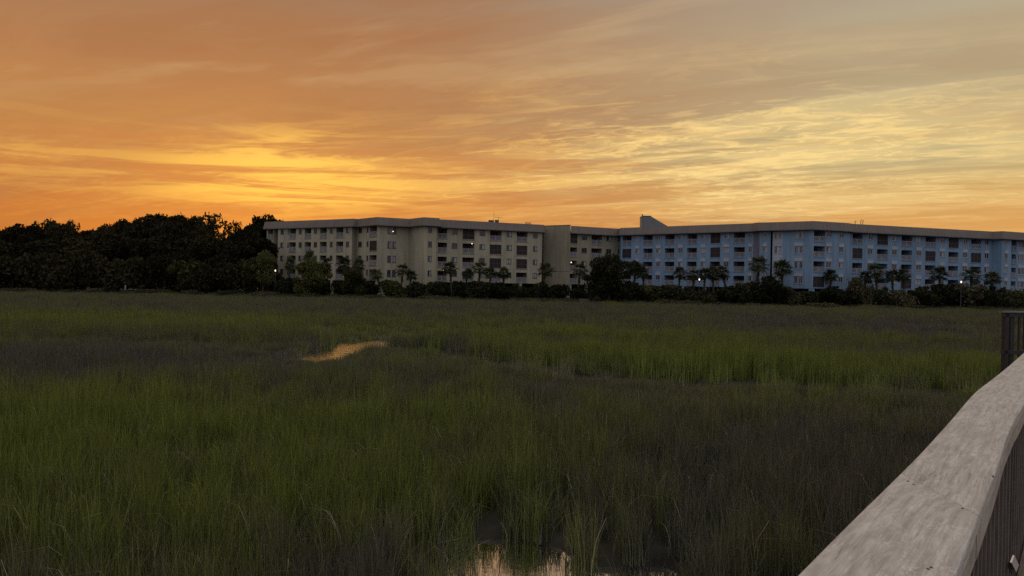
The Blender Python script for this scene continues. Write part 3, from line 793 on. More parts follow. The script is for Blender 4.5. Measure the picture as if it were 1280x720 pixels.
for i, (px, py, w) in enumerate(und):
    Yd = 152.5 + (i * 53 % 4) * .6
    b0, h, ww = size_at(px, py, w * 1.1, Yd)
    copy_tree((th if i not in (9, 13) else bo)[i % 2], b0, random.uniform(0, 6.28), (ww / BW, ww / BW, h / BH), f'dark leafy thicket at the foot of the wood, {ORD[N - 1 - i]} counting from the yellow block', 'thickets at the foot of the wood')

# ---- palms before the buildings: (px, crown centre y, crown radius px)
palms = [(360, 325, 7), (380, 316, 9), (412, 321, 6), (433, 328, 9), (447, 331, 9), (478, 345, 9), (501, 339, 9.5), (511, 343, 7), (566, 337, 10.5), (580, 342, 8), (598, 335, 10), (613, 340, 8), (630, 344, 9),
         (677, 340, 11), (722, 338, 10), (793, 334, 10), (808, 342, 10), (849.5, 341, 9), (866, 344, 9), (880, 342, 9), (893, 343, 10), (910, 341, 10), (945, 332, 13), (978, 336, 12), (1039, 344, 9),
         (1083, 347, 9), (1098, 342, 12), (1117, 344.5, 9.5), (1132, 345, 10), (1174.5, 344, 11), (1213, 348, 12), (1240, 349, 10)]
protos = [palm(51, nf=36), palm(52, nf=30), palm(53, nf=26), palm(54, nf=44)]
N = len(palms)
shapes = ['round headed', 'leaning', 'ragged', 'bushy topped']
for i, (px, py, r) in enumerate(palms):
    Yd = 147.5 - .8 * (i % 3) - (1.5 if 930 < px < 1140 else 0)
    if px < 460: Yd += 3
    b0, h, ww = size_at(px, py, 2 * r, Yd)
    k = i % 4; s = ww / 3.05
    before = 'yellow block' if px < 690 else 'short wing' if px < 776 else 'blue block'
    pr = copy_tree(protos[k], b0, random.uniform(0, 6.28), (s, s, s * .35 + h / 6.0 * .65), f'{shapes[k]} cabbage palm before the {before}, {ORD[i]} palm along the hedge from the wood', 'cabbage palms along the marsh edge')
    pr.rotation_euler.x = random.uniform(-.07, .07); pr.rotation_euler.y = random.uniform(-.12, .12) * (1.8 if k == 1 else 1)

# ---- hedges and bushes at the marsh edge: (px, top y, width px, kind, look)
big = oak(61, H=9, W=9, nl=12, leaf=.26, mat='dark', low=-.1, dens=1.1, name='round_tree')
b0, h, ww = size_at(762, 317.5, 58, 142.5)
copy_tree(big, b0, 1.0, (ww / 9, ww / 9, h / 9), 'big dark round tree standing alone before the gap between short wing and blue block')
grn = oak(62, H=9, W=9, nl=10, leaf=.26, mat='olive', low=-.05, dens=1.0, name='leafy_tree')
b0, h, ww = size_at(390, 324, 48, 146)
copy_tree(grn, b0, .4, (ww / 9, ww / 9, h / 9), 'wide olive green tree covering the lower storeys of the yellow block')
b0, h, ww = size_at(445, 334, 34, 146)
copy_tree(grn, b0, 2.4, (ww / 9, ww / 9, h / 9), 'smaller green tree among palms before the double windows of the yellow block')
b0, h, ww = size_at(330, 312, 30, 152)
copy_tree(grn, b0, 4.4, (ww / 9, ww / 9, h / 9), 'olive tree at the corner between wood and yellow block')
hedge = [(358, 349, 46, 0), (398, 351, 48, 0), (430, 353, 40, 3), (462, 353, 40, 0), (490, 352, 36, 3), (518, 351, 38, 0), (545, 352, 36, 1), (572, 352, 40, 0), (598, 352.5, 36, 1), (624, 352, 38, 0), (650, 353, 40, 2), (676, 354, 34, 0),
         (699, 356, 32, 1), (722, 357, 28, 0), (790, 350, 46, 0), (812, 357, 44, 4), (838, 357, 40, 1), (862, 358, 38, 0), (886, 357, 40, 2), (912, 356, 40, 0), (932, 353, 44, 1), (957, 349, 52, 0), (985, 358, 46, 5), (1012, 362, 40, 1), (1040, 361, 42, 0),
         (1075, 347, 32, 5), (1068, 361, 46, 1), (1100, 360, 46, 2), (1128, 362, 40, 5), (1152, 360, 42, 0), (1178, 356, 46, 1), (1208, 354, 50, 5), (1232, 356, 46, 2), (1256, 362, 40, 0), (1280, 359, 44, 4), (1312, 360, 50, 1)]
looks = ['dense dark', 'rounded dark', 'sprawling dark', 'olive green', 'pale olive', 'grey brown']
for i, (px, py, w, k) in enumerate(hedge):
    Yd = float(edge_y(np.array([(px - 640) / F * 143]))[0]) + 2.2 + (i * 29 % 4) * .5
    b0, h, ww = size_at(px, py + random.uniform(-2.2, 3.6) * (k != 5 or i % 2), w * random.uniform(.95, 1.3), Yd)
    before = 'yellow block' if px < 690 else 'short wing' if px < 776 else 'blue block'
    copy_tree((bd + bo)[k], b0, random.uniform(0, 6.28), (ww / BW, ww / BW * .8, h / BH), f'{looks[k]} shrub before the {before}, {ORD[i]} in the hedge counting from the wood', 'shrubs of the hedge along the marsh')
# low tussocks fringing the land
fr = [(20, 360.5, 70), (75, 361, 60), (128, 360, 60), (185, 361, 70), (240, 362, 60), (290, 363, 60), (340, 364.5, 60), (395, 366, 70), (455, 368, 60), (540, 369, 70), (700, 373, 60), (850, 374, 70), (1020, 378, 80), (1150, 381, 80), (1240, 383, 60)]
tus = bush(35, H=1.2, W=5, nl=9, leaf=.14, mat='greybrush', n=220, name='tussock')
for i, (px, py, w) in enumerate(fr):
    Yd = float(edge_y(np.array([(px - 640) / F * 145]))[0]) + .6
    b0, h, ww = size_at(px, py, w, Yd)
    copy_tree(tus, b0, random.uniform(0, 6.28), (ww / 5, ww / 5 * .5, max(.7, h / 1.2)), f'low grey brown brush at the marsh edge, {ORD[i]} clump counting along from the wood', 'low brush at the marsh edge')

# ---- garden lamps lit among the trees
for px, py, Yd, lb in ((344.2, 338.4, 148.6, 'lit garden lamp among trees at the end of the yellow block'), (874.2, 349.5, 143.8, 'lit garden lamp between palms before the blue block'),
                       (1201.5, 352.6, 139.0, 'lit garden lamp above the grey brown hedge before the blue block')):
    p = at_y(px, py, Yd); z = gz(p.x, Yd)
    lp = empty('garden_lamp', (p.x, p.y, z), lb, 'lamp', 'garden lamps along the marsh edge'); h = p.z - z
    pm_ = MB(); pm_.tube([(0, 0, -.2), (0, 0, .3), (0, 0, h - .2)], [.09, .055, .045], 8); pm_.tube([(0, 0, h - .22), (0, 0, h - .16)], [.14, .16], 8); pm_.build('post', M['pole'], lp)
    gm = MB(); gm.tube([(0, 0, h - .158), (0, 0, h - .05), (0, 0, h + .12), (0, 0, h + .2)], [.07, .12, .12, .05], 10); gm.build('globe', M['lamp'], lp, True)
# ---- pale post with a low rail before the wood
p = at_z(156.8, 363, 1.0); p = at_y(156.8, 362, 149.5); z = gz(p.x, 149.5)
fo = empty('rail_fence', (p.x, p.y, z), 'pale post with one thin low rail standing before the dark wood', 'fence')
fm = MB(); fm.box(-.09, .09, -.09, .09, -.2, 1.75); fm.box(-.12, .12, -.12, .12, 1.752, 1.80); fm.build('post', M['white'], fo)
fm = MB(); fm.box(.092, 3.0, -.03, .03, .98, 1.04); fm.box(-1.0, -.092, -.03, .03, .98, 1.04); fm.build('rail', M['white'], fo)
fm = MB(); fm.box(2.9, 3.02, -.10, -.032, -.2, 1.15); fm.build('post', M['bark'], fo)
# ---- low pale wall between shrubs
p = at_y(730, 376, 141.8); z = gz(p.x, p.y)
wl = empty('low_wall', (p.x, p.y, z), 'low pale concrete wall between the big round tree and a shrub', 'wall')
wm = MB(); wm.box(-1.0, .9, 0, .3, -.2, .75); wm.build('panel', simple('pale_concrete', (.085, .08, .078, 1), .9, .2, 2), wl)
wm = MB(); wm.box(-1.05, .95, -.04, .34, .752, .82); wm.build('coping', simple('pale_concrete_cap', (.10, .096, .092, 1), .9, .2, 2), wl)

# ------------------------------------------------------------------ boardwalk
ZR = CAM.z - .45                    # top of the handrail
ZD = ZR - 1.07                      # deck
def wood(name, c1, c2, rough=.75, grain=1.0):
    mt, t, b = new_mat(name)
    uv = t.new('ShaderNodeUVMap'); g = t.new('ShaderNodeNewGeometry')
    mp = t.new('ShaderNodeMapping'); t.put(mp.inputs[0], uv.outputs[0]); mp.inputs['Scale'].default_value = (1.5, 24 * grain, 1)
    n1 = t.noise(mp.outputs[0], 3.0, 6, .65, .6)
    mp2 = t.new('ShaderNodeMapping'); t.put(mp2.inputs[0], uv.outputs[0]); mp2.inputs['Scale'].default_value = (4.2, 15, 1)
    n2 = t.noise(mp2.outputs[0], 2.6, 8, .68, .8)
    mp3 = t.new('ShaderNodeMapping'); t.put(mp3.inputs[0], uv.outputs[0]); mp3.inputs['Scale'].default_value = (2.6, 46 * grain, 1)
    n3 = t.noise(mp3.outputs[0], 4, 6, .7, .3)
    col = t.mix(t.m('ADD', t.m('MULTIPLY', t.sm(n1, .3, .70), .68), t.m('MULTIPLY', t.sm(n2, .36, .66), .32)), c1, c2)
    col = t.mix(t.m('MULTIPLY', t.sm(n3, .56, .72), .50), col, tuple(c * .45 for c in c1[:3]) + (1,))
    wr = t.m('MULTIPLY', t.m('MULTIPLY', t.sm(n2, .50, .66), t.sm(n3, .52, .36)), .45)          # worn, paler fibres
    col = t.mix(wr, col, tuple(min(1, c * 1.45) for c in c2[:3]) + (1,))
    # hairline checks along the grain and pale meandering fibre lines
    mp4 = t.new('ShaderNodeMapping'); t.put(mp4.inputs[0], uv.outputs[0]); mp4.inputs['Scale'].default_value = (1.1, 22 * grain, 1)
    nk = t.noise(mp4.outputs[0], 1.6, 5, .6, .3); nm_ = t.noise(uv.outputs[0], 3.1, 3, .5)
    ck = t.m('MULTIPLY', t.sm(t.m('ABSOLUTE', t.m('SUBTRACT', nk, .5)), .010, .002), t.sm(nm_, .48, .60))
    col = t.mix(t.m('MULTIPLY', ck, .65), col, tuple(c * .3 for c in c1[:3]) + (1,))
    mp5 = t.new('ShaderNodeMapping'); t.put(mp5.inputs[0], uv.outputs[0]); mp5.inputs['Scale'].default_value = (4, 12, 1)
    nv_ = t.noise(mp5.outputs[0], 1.7, 6, .6, .8)
    vk = t.m('MULTIPLY', t.sm(t.m('ABSOLUTE', t.m('SUBTRACT', nv_, .5)), .014, .002), t.sm(nm_, .56, .42))
    col = t.mix(t.m('MULTIPLY', vk, .45), col, tuple(min(1, c * 1.35) for c in c2[:3]) + (1,))
    n4 = t.noise(uv.outputs[0], 2.3, 5, .6)
    col = t.mix(t.m('MULTIPLY', t.sm(n4, .5, .75), .35), col, tuple(c * .62 for c in c2[:3]) + (1,))
    t.put(b.inputs['Base Color'], col); b.inputs['Roughness'].default_value = rough; b.inputs['Specular IOR Level'].default_value = .35
    bn = t.new('ShaderNodeBump'); bn.inputs['Strength'].default_value = .35; bn.inputs['Distance'].default_value = .004
    t.put(bn.inputs['Height'], t.m('ADD', t.m('MULTIPLY', n1, .5), t.m('ADD', n3, t.m('MULTIPLY', n2, .6)))); t.put(b.inputs['Normal'], bn.outputs[0])
    return mt
M['cap'] = wood('weathered_cap_wood', (.198, .188, .175, 1), (.375, .353, .324, 1))
M['rail'] = wood('weathered_side_wood', (.17, .15, .13, 1), (.30, .265, .23, 1))
M['darkwood'] = wood('dark_baluster_wood', (.034, .028, .026, 1), (.095, .078, .070, 1))
M['blackwood'] = wood('blackened_wood', (.012, .010, .010, 1), (.030, .025, .024, 1))
M['darkcap'] = wood('dark_cap_wood', (.07, .064, .06, 1), (.15, .138, .125, 1))
M['deck'] = wood('grey_deck_wood', (.20, .18, .16, 1), (.34, .31, .28, 1))
M['steel'] = simple('worn_steel', (.55, .55, .56, 1), .35, .2, 20, .5, 0, .9)
M['black'] = simple('black_rubber', (.012, .012, .012, 1), .6, .2, 20)

Lpx = [(994.6, 720), (1026, 688.5), (1057.8, 656.8), (1092, 623.5), (1125.8, 591.2), (1151, 565.5), (1174.5, 540), (1192, 520.5), (1208.5, 501), (1223, 486.5), (1252, 464.3), (1280, 440.5)]
Rpx = [(1194, 720), (1209, 682), (1223, 644.7), (1236, 613), (1247, 584), (1257, 550), (1264.5, 533), (1271.7, 518), (1280, 505)]
LP = [at_z(x, y, ZR).xy for x, y in Lpx]; RP = [at_z(x, y, ZR).xy for x, y in Rpx]
def smooth_path(pts, step):
    """evenly spaced points along a Catmull-Rom curve"""
    P_ = [pts[0] * 2 - pts[1]] + pts + [pts[-1] * 2 - pts[-2]]; out = []
    for i in range(1, len(P_) - 2):
        for k in range(24):
            u = k / 24; a, b, c, d = P_[i - 1], P_[i], P_[i + 1], P_[i + 2]
            out.append(.5 * ((2 * b) + (c - a) * u + (2 * a - 5 * b + 4 * c - d) * u * u + (3 * b - 3 * c + d - a) * u ** 3))
    out.append(pts[-1]); res = [out[0]]; acc = 0
    for a, b in zip(out[:-1], out[1:]):
        acc += (b - a).length
        if acc >= step: res.append(b); acc = 0
    if (res[-1] - out[-1]).length > step * .3: res.append(out[-1])
    return res
far_c = [Vector((7.55, 10.25)), Vector((10.25, 13.8)), Vector((11.75, 15.9))]
dn = (LP[3] - LP[0]).normalized(); nr = Vector((dn.y, -dn.x))
joint_l, joint_r = LP[4], RP[2]
rm = (RP[1] - RP[0]).normalized()
near_l = [LP[0] - dn * 4.2, LP[0] - dn * 2.0, LP[0] - dn * .8] + LP[:5]
near_r = [RP[0] - dn * 4.2, RP[0] - dn * 2.0, RP[0] - dn * .8] + RP[:3]
wid = .19
def off(p, q): d_ = (q - p).normalized(); return Vector((d_.y, -d_.x))
fl = LP[4:] + far_c
fr_ = RP[2:] + [Vector((4.05, 5.62)) + Vector((.1, -.1)) * .4] + [c + off(LP[-1], far_c[0]) * wid for c in far_c]
def resample(pts, n):
    s_ = smooth_path(pts, .02); cum = [0]
    for a, b in zip(s_[:-1], s_[1:]): cum.append(cum[-1] + (b - a).length)
    out = []; j = 0
    for i in range(n):
        tt = cum[-1] * i / (n - 1)
        while j < len(cum) - 2 and cum[j + 1] < tt: j += 1
        u = 0 if cum[j + 1] == cum[j] else (tt - cum[j]) / (cum[j + 1] - cum[j]); out.append(s_[j].lerp(s_[j + 1], min(1, max(0, u))))
    return out
def pair(lp, rp, n):
    """left line sampled evenly; each right point is the closest along the right line (kept in order)"""
    a = resample(lp, n); dense = resample(rp, 900); out = []; k = 0
    for i, p in enumerate(a):
        if i == 0: k = 0
        elif i == n - 1: k = 899
        else:
            tt = a[min(i + 1, n - 1)] - a[i - 1]
            best = min(range(k, 900), key=lambda q: abs((dense[q] - p).normalized().dot(tt.normalized())) + (dense[q] - p).length * .15)
            k = best
        out.append(dense[k])
    # even out the pairing
    return a, out
def strip_uv(o, coords):
    uv = o.data.uv_layers.new(name='UVMap')
    for lp in o.data.loops: uv.data[lp.index].uv = coords[lp.vertex_index]
    return o
def plank(lp, rp, z0, z1, name, mat, parent, bev=.005, seed=0):
    """board between two plan lines with a rounded top edge"""
    n = len(lp); V = []; UVc = []; run = 0
    for i in range(n):
        l, r = lp[i], rp[i]; w = (r - l); wl = w.length; wd = w / wl
        if i: run += (lp[i] - lp[i - 1]).length
        ring = [(l, z0, 0), (l, z1 - bev, .02), (l + wd * bev * .3, z1 - bev * .35, .026), (l + wd * bev, z1, .032)]
        for q in (.25, .5, .75): ring.append((l.lerp(r, q), z1 + .0012 * math.sin(q * 3.14), .03 + wl * q))
        ring += [(r - wd * bev, z1, .03 + wl), (r - wd * bev * .3, z1 - bev * .35, .036 + wl), (r, z1 - bev, .04 + wl), (r, z0, .07 + wl)]
        tg = (lp[min(i + 1, n - 1)] - lp[max(i - 1, 0)]).normalized()
        for p_, z_, v_ in ring:
            V.append((p_.x, p_.y, z_)); sk = (p_ - l).dot(tg)
            UVc.append((run + sk + seed, v_ if v_ in (0, .02) else v_ * math.sqrt(max(.05, 1 - (w.dot(tg) / wl) ** 2))))
    k = 11; Fc = []
    for i in range(n - 1):
        for j in range(k):
            jn = (j + 1) % k; a = i * k
            Fc.append((a + j, a + k + j, a + k + jn, a + jn))
    Fc.append(tuple(range(k))); Fc.append(tuple(reversed(range((n - 1) * k, n * k))))
    o = mesh_obj(name, V, Fc, mat, parent)
    return strip_uv(o, UVc)
def stick(mb, uvs, p, t2, w, d_, z0, z1, seed):
    """upright stick centred at p (plan), w along t2, d_ across"""
    n2 = Vector((t2.y, -t2.x)); n = len(mb.v)
    c = [p - t2 * w / 2 - n2 * d_ / 2, p + t2 * w / 2 - n2 * d_ / 2, p + t2 * w / 2 + n2 * d_ / 2, p - t2 * w / 2 + n2 * d_ / 2]
    mb.hexa([(*q, z0) for q in c] + [(*q, z1) for q in c])
    for k in range(8): uvs.append(((z1 - z0) * (k // 4) + seed, (k % 4) * .03 + seed * .37))
def upright(name, p, t2, w, d_, z0, z1, mat, parent, seed=0):
    mb = MB(); uvs = []; stick(mb, uvs, p, t2, w, d_, z0, z1, seed)
    return strip_uv(mb.build(name, mat, parent), uvs)

hr = empty('handrail', (.7, 1.5, ZD), 'weathered grey wooden handrail running along the boardwalk beside the grass, with wide flat top boards', 'handrail')
nl, nrr = pair(near_l, near_r, 60)
fl2, fr2 = pair(fl, fr_, 110)
# one gap between the two cap boards at their joint
g1 = (nl[-1] - nl[-2]).normalized() * .0009
nl[-1] = nl[-1] - g1; nrr[-1] = nrr[-1] - g1
fl2[0] = joint_l + g1; fr2[0] = joint_r + g1
CT = .030
cap_n = plank(nl, nrr, ZR - CT, ZR, 'cap_board', M['cap'], hr, seed=0)
cap_f = plank(fl2, fr2, ZR - CT, ZR, 'cap_board', M['cap'], hr, seed=7.3)
# side boards just under the caps on the deck side
def inner(rp, lp, d0, d1):
    return [r + (l - r).normalized() * d0 for r, l in zip(rp, lp)], [r + (l - r).normalized() * d1 for r, l in zip(rp, lp)]
for (l_, r_, sd) in ((nl, nrr, 1.0), (fl2, fr2, 4.4)):
    b1, a1 = inner(r_, l_, .004, .042)
    plank(a1, b1, ZR - CT - .062, ZR - CT - .001, 'side_board', M['rail'], hr, .003, sd)
    b1, a1 = inner(r_, l_, .006, .044)
    plank(a1, b1, ZD + .08, ZD + .17, 'bottom_board', M['darkwood'], hr, .003, sd + 2)
# balusters, posts
line = [r + (l - r).normalized() * .066 for r, l in zip(nrr, nl)] + [r + (l - r).normalized() * .066 for r, l in zip(fr2, fl2)]
dl = smooth_path(line, .02); cum = 0; nextb = .6; nextp = 1.35; nb = 0
tot = 0
for a, b in zip(dl[:-1], dl[1:]):
    tot += (b - a).length; t2 = (b - a).normalized() if (b - a).length > 1e-6 else t2
    if tot >= nextp:
        upright('post', a + Vector((-t2.y, t2.x)) * .035, t2, .089, .089, ZD - 3.4, ZR - CT - .002, M['darkwood'], hr, tot); nextp += 1.83
    elif tot >= nextb and nb < 98 and a.y > .2:
        upright('baluster', a, t2, .034, .030, ZD + .03, ZR - CT - .066, M['darkwood'], hr, tot); nextb = tot + .145; nb += 1
# nail heads in the caps
nm = MB()
for px, py in ((1142, 606), (1135, 602), (1203, 636), (1164, 710), (1160, 712), (1241, 595.5)):
    q = at_z(px, py, ZR)
    nm.tube([q + Vector((0, 0, -.002)), q + Vector((0, 0, .0018))], [.003, .0026], 8)
nm.build('nail', M['antenna'], hr)
# steel hook on a baluster
q = at_y(1267, 704, 3.05)
hk = MB(); ax = Vector((.018, .012, -.024)); sd_ = Vector((.011, .008, .012)); up_ = Vector((.002, -.008, 0))
c = [q - ax - sd_, q + ax - sd_, q + ax + sd_, q - ax + sd_]
hk.hexa([*c, *[p_ + up_ for p_ in c]]); hk.build('hook', M['steel'], hr)
hk = MB(); hk.hexa([*[p_ + Vector((-.004, .012, -.018)) for p_ in c], *[p_ + Vector((-.006, .004, -.014)) for p_ in c]]); hk.build('hook', M['black'], hr)
inv = Matrix.Translation(-hr.location)
for ch in hr.children: ch.matrix_parent_inverse = inv

# rail across the end of the boardwalk's lookout
e0 = Vector((at_y(1256.5, 420, 16.6).x, 16.6)); e1 = e0 + Vector((5.6, .7)); te = (e1 - e0).normalized(); ne = Vector((te.y, -te.x))
rl = empty('end_railing', (e0.x, e0.y, ZD), 'dark wooden railing across the lookout where the boardwalk turns', 'railing')
top = [e0 - te * .12 + ne * .07 + te * k for k in np.linspace(0, 5.9, 12)]; top2 = [p_ - ne * .15 for p_ in top]
plank(top2, top, ZR - .035, ZR, 'cap_board', M['darkcap'], rl, seed=3)
plank([p_ - ne * .055 for p_ in top], [p_ - ne * .02 for p_ in top], ZR - .135, ZR - .036, 'top_board', M['blackwood'], rl, .003, 5)
plank([p_ - ne * .055 for p_ in top], [p_ - ne * .02 for p_ in top], ZD + .1, ZD + .19, 'bottom_board', M['blackwood'], rl, .003, 6)
upright('post', e0, te, .1, .1, ZD - 3.4, ZR - .036, M['blackwood'], rl, 1)
upright('post', e0 + te * .16 - ne * .03, te, .1, .1, ZD - 3.4, ZR - .036, M['blackwood'], rl, 2)
for k in (1.95, 3.75, 5.55): upright('post', e0 + te * k - ne * .03, te, .1, .1, ZD - 3.4, ZR - .036, M['blackwood'], rl, k)
k = .34
while k < 5.4:
    upright('baluster', e0 + te * k, te, .04, .036, ZD + .05, ZR - .05, M['blackwood'], rl, k); k += .13
# return towards the boardwalk
inv = Matrix.Translation(-rl.location)
for ch in rl.children: ch.matrix_parent_inverse = inv
# deck: planks lie across the walk
dk = MB(); uvs = []
cl = resample([near_r[0]] + near_r[1:] + fr_[1:4] + fr_[-4:], 150)
W_ = 1.75
for i in range(len(cl) - 1):
    a, b = cl[i], cl[i + 1]; t2 = (b - a).normalized(); n2 = Vector((t2.y, -t2.x))
    t3 = (cl[min(i + 2, len(cl) - 1)] - b).normalized() if i + 2 < len(cl) else t2; n3 = Vector((t3.y, -t3.x))
    g_ = t2 * .006; w0 = -.06
    c = [a + n2 * w0 + g_, a + n2 * W_ + g_, b + n3 * W_ - g_, b + n3 * w0 - g_]
    dk.hexa([(*p_, ZD - .038) for p_ in c] + [(*p_, ZD) for p_ in c])
    uvs += [(i * .7 + u_ * 1.7, i * .31 + v_ * .14) for u_, v_ in ((0, 0), (1, 0), (1, 1), (0, 1))] * 2
# lookout floor
for i in range(17):
    a = e0 + te * .62 + ne * (.16 + i * .15)
    c = [a, a + te * 5.0, a + te * 5.0 - ne * .14, a - ne * .14]
    dk.hexa([(*p_, ZD - .038) for p_ in c] + [(*p_, ZD) for p_ in c])
    uvs += [(i * .9 + u_ * 5, i * .17 + v_ * .14) for u_, v_ in ((0, 0), (1, 0), (1, 1), (0, 1))] * 2
tag(strip_uv(dk.build('boardwalk_deck', M['deck']), uvs), 'grey plank deck of the boardwalk', kind='structure')

# ------------------------------------------------------------------ sky and light
w = bpy.data.worlds.new('World'); sc.world = w; w.use_nodes = True
t = NT(w.node_tree); w.node_tree.nodes.clear()
tc = t.new('ShaderNodeTexCoord'); sp = t.new('ShaderNodeSeparateXYZ'); t.put(sp.inputs[0], tc.outputs['Generated'])
x, y, z = sp.outputs
el = t.m('MULTIPLY', t.m('ARCSINE', z), 57.2958); az = t.m('MULTIPLY', t.m('ARCTAN2', x, y), 57.2958)
e90 = t.m('DIVIDE', t.m('MAXIMUM', el, 0.0), 90.0)
def rp_(stops): return [(e / 90, S(*c)) for e, c in stops]
left = t.ramp(e90, rp_([(0, (186, 95, 36)), (4.5, (188, 101, 42)), (6, (196, 112, 48)), (8.5, (202, 130, 60)), (11, (197, 133, 67)), (15, (180, 122, 74)), (21, (154, 114, 82)), (32, (160, 136, 118)), (55, (176, 170, 166)), (90, (192, 192, 194))]))
right = t.ramp(e90, rp_([(0, (220, 150, 75)), (4.5, (222, 160, 88)), (7, (214, 170, 104)), (10, (200, 172, 120)), (13, (194, 178, 138)), (17, (188, 172, 140)), (21, (172, 160, 142)), (32, (158, 144, 128)), (55, (176, 170, 166)), (90, (192, 192, 194))]))
base = t.mix(t.sm(az, -22, 34), left, right)
# cloud sheet, seen in perspective
zz = t.m('ADD', t.m('MAXIMUM', z, 0.0), .075)
X = t.m('DIVIDE', x, zz); Yv = t.m('DIVIDE', y, zz)
A = math.radians(-66); sa, ca = math.sin(A), math.cos(A)
al = t.m('ADD', t.m('MULTIPLY', X, sa), t.m('MULTIPLY', Yv, ca)); ac = t.m('SUBTRACT', t.m('MULTIPLY', X, ca), t.m('MULTIPLY', Yv, sa))
n1 = t.noise(t.xyz(t.m('MULTIPLY', al, .34), t.m('MULTIPLY', ac, 1.0), 2.7), 1.15, 7, .62, .9)
n2 = t.noise(t.xyz(t.m('MULTIPLY', al, .5), t.m('MULTIPLY', ac, 1.6), 8.1), 3.3, 8, .66, 1.2)
n3 = t.noise(t.xyz(t.m('MULTIPLY', al, .25), t.m('MULTIPLY', ac, .6), 5.5), .8, 4, .5, .4)
# broad dull bands
n4 = t.noise(t.xyz(t.m('MULTIPLY', al, .42), t.m('MULTIPLY', ac, 1.1), 12.3), 1.7, 8, .60, .7)
n5 = t.noise(t.xyz(t.m('MULTIPLY', az, .055), t.m('ADD', t.m('MULTIPLY', el, .85), t.m('MULTIPLY', az, -.012)), 3.3), 1.0, 7, .60, .8)
dull = t.mix(t.sm(az, -10, 30), S(166, 106, 60), S(178, 150, 114))
base = t.mix(t.m('MULTIPLY', t.sm(n3, .46, .60), .50), base, dull)
base = t.mix(t.m('MULTIPLY', t.m('MULTIPLY', t.sm(n4, .50, .36), t.sm(el, 7, 13)), .45), base, dull)
base = t.mix(t.m('MULTIPLY', t.m('MULTIPLY', t.sm(n4, .54, .68), t.sm(el, 9, 14)), .38), base, t.mix(t.sm(az, -12, 26), S(198, 156, 106), S(206, 184, 146)))
base = t.mix(t.m('MULTIPLY', t.m('MULTIPLY', t.sm(n1, .54, .68), t.sm(el, 13, 18)), .55), base, t.mix(t.sm(az, -12, 26), S(200, 162, 122), S(204, 184, 152)))
# clear greenish gaps to one side
gap = t.m('MULTIPLY', t.m('MULTIPLY', t.sm(n3, .54, .42), t.sm(az, 0, 26)), t.m('MULTIPLY', t.sm(el, 6, 10), t.sm(el, 22, 14)))
base = t.mix(t.m('MULTIPLY', gap, .75), base, S(186, 176, 134))
# gilded undersides
gold = t.mix(t.sm(az, -15, 20), S(255, 196, 84), S(252, 216, 142))
def bell(v, c, s_):
    q = t.m('DIVIDE', t.m('SUBTRACT', v, c), s_); return t.m('EXPONENT', t.m('MULTIPLY', t.m('MULTIPLY', q, q), -1.0))
sunny = t.m('MULTIPLY', bell(el, 8.2, 2.4), bell(az, -16, 7.0))
wisp = t.m('MULTIPLY', bell(el, 9.8, 4.3), bell(az, 17, 19))
band = t.m('ADD', t.m('ADD', wisp, t.m('MULTIPLY', sunny, .55)), t.m('MULTIPLY', bell(el, 6.5, 3), .18))
n6 = t.noise(t.xyz(t.m('MULTIPLY', al, .9), t.m('MULTIPLY', ac, 1.7), 15.2), 5.4, 8, .68, 1.0)
gk = t.m('ADD', t.m('MULTIPLY', t.sm(n1, .48, .58), .55), t.m('MULTIPLY', t.sm(n2, .50, .61), .55))
gk = t.m('ADD', gk, t.m('MULTIPLY', t.m('MULTIPLY', t.sm(n6, .49, .60), t.sm(n1, .42, .54)), .6))
base = t.mix(t.m('MULTIPLY', t.m('MULTIPLY', t.sm(n2, .50, .40), wisp), .55), base, S(186, 160, 114))
base = t.mix(t.m('MULTIPLY', t.m('MULTIPLY', gk, band), 1.0, clamp=True), base, gold)
base = t.mix(t.m('MULTIPLY', t.m('MULTIPLY', t.sm(n5, .48, .60), t.m('ADD', sunny, t.m('MULTIPLY', bell(el, 7.6, 2.6), .30))), .9, clamp=True), base, gold)
glow = t.m('MULTIPLY', bell(az, -18, 7), bell(el, 6.9, 1.7))
base = t.mix(t.m('MULTIPLY', glow, t.m('ADD', .16, t.m('MULTIPLY', t.sm(n5, .42, .58), .84))), base, S(255, 198, 76))
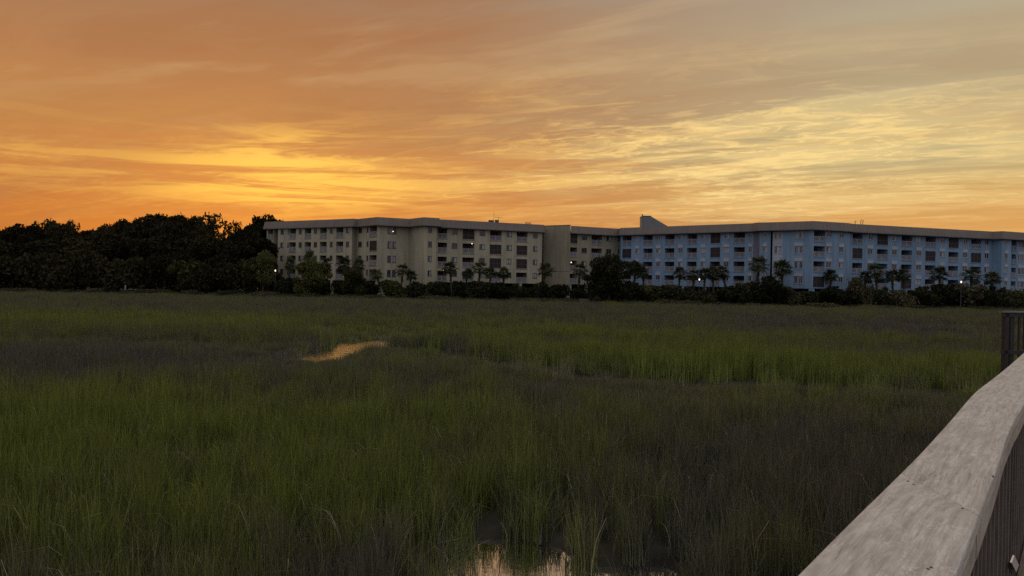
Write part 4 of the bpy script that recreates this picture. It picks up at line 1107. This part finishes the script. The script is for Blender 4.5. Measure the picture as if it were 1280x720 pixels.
# thin dark streaks low down
base = t.mix(t.m('MULTIPLY', t.m('MULTIPLY', t.sm(n5, .50, .38), bell(el, 7.0, 3.5)), .6), base, t.mix(t.sm(az, -5, 25), S(194, 112, 48), S(204, 158, 94)))
# the sky behind: dusk blue
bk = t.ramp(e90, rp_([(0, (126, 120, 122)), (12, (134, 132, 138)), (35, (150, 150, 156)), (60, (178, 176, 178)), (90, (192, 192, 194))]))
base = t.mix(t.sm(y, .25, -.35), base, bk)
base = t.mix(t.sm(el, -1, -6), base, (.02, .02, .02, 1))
lift = t.m('ADD', 1.0, t.m('MULTIPLY', t.m('MAXIMUM', t.sm(el, 23, 48), t.sm(y, .2, -.35)), 1.5))   # brightness added to the unseen sky overhead and behind, to fill the scene
SUN_EL, SUN_AZ = math.radians(2.0), math.radians(-18.5)
ns = t.new('ShaderNodeTexSky', sky_type='NISHITA'); ns.sun_disc = False; ns.sun_elevation = SUN_EL; ns.sun_rotation = SUN_AZ
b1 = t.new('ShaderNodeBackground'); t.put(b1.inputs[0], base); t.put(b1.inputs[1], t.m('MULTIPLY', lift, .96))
b2 = t.new('ShaderNodeBackground'); t.put(b2.inputs[0], ns.outputs[0]); b2.inputs[1].default_value = .012
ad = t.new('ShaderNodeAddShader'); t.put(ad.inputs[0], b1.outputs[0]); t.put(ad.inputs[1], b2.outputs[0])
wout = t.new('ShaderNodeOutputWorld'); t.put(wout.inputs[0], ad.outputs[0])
sl = bpy.data.lights.new('sun', 'SUN'); sl.energy = .35; sl.angle = math.radians(3); sl.color = (1, .62, .30)
so = bpy.data.objects.new('sun', sl); C.objects.link(so)
dv = Vector((math.sin(SUN_AZ) * math.cos(SUN_EL), math.cos(SUN_AZ) * math.cos(SUN_EL), math.sin(SUN_EL)))
so.rotation_euler = dv.to_track_quat('Z', 'Y').to_euler(); so.location = dv * 100 + Vector((0, 0, 30))

sc.view_settings.view_transform = 'Standard'; sc.view_settings.look = 'None'
sc.view_settings.exposure = 0; sc.view_settings.gamma = 1
sc.cycles.use_denoising = False
sc.cycles.max_bounces = 6; sc.cycles.transparent_max_bounces = 4
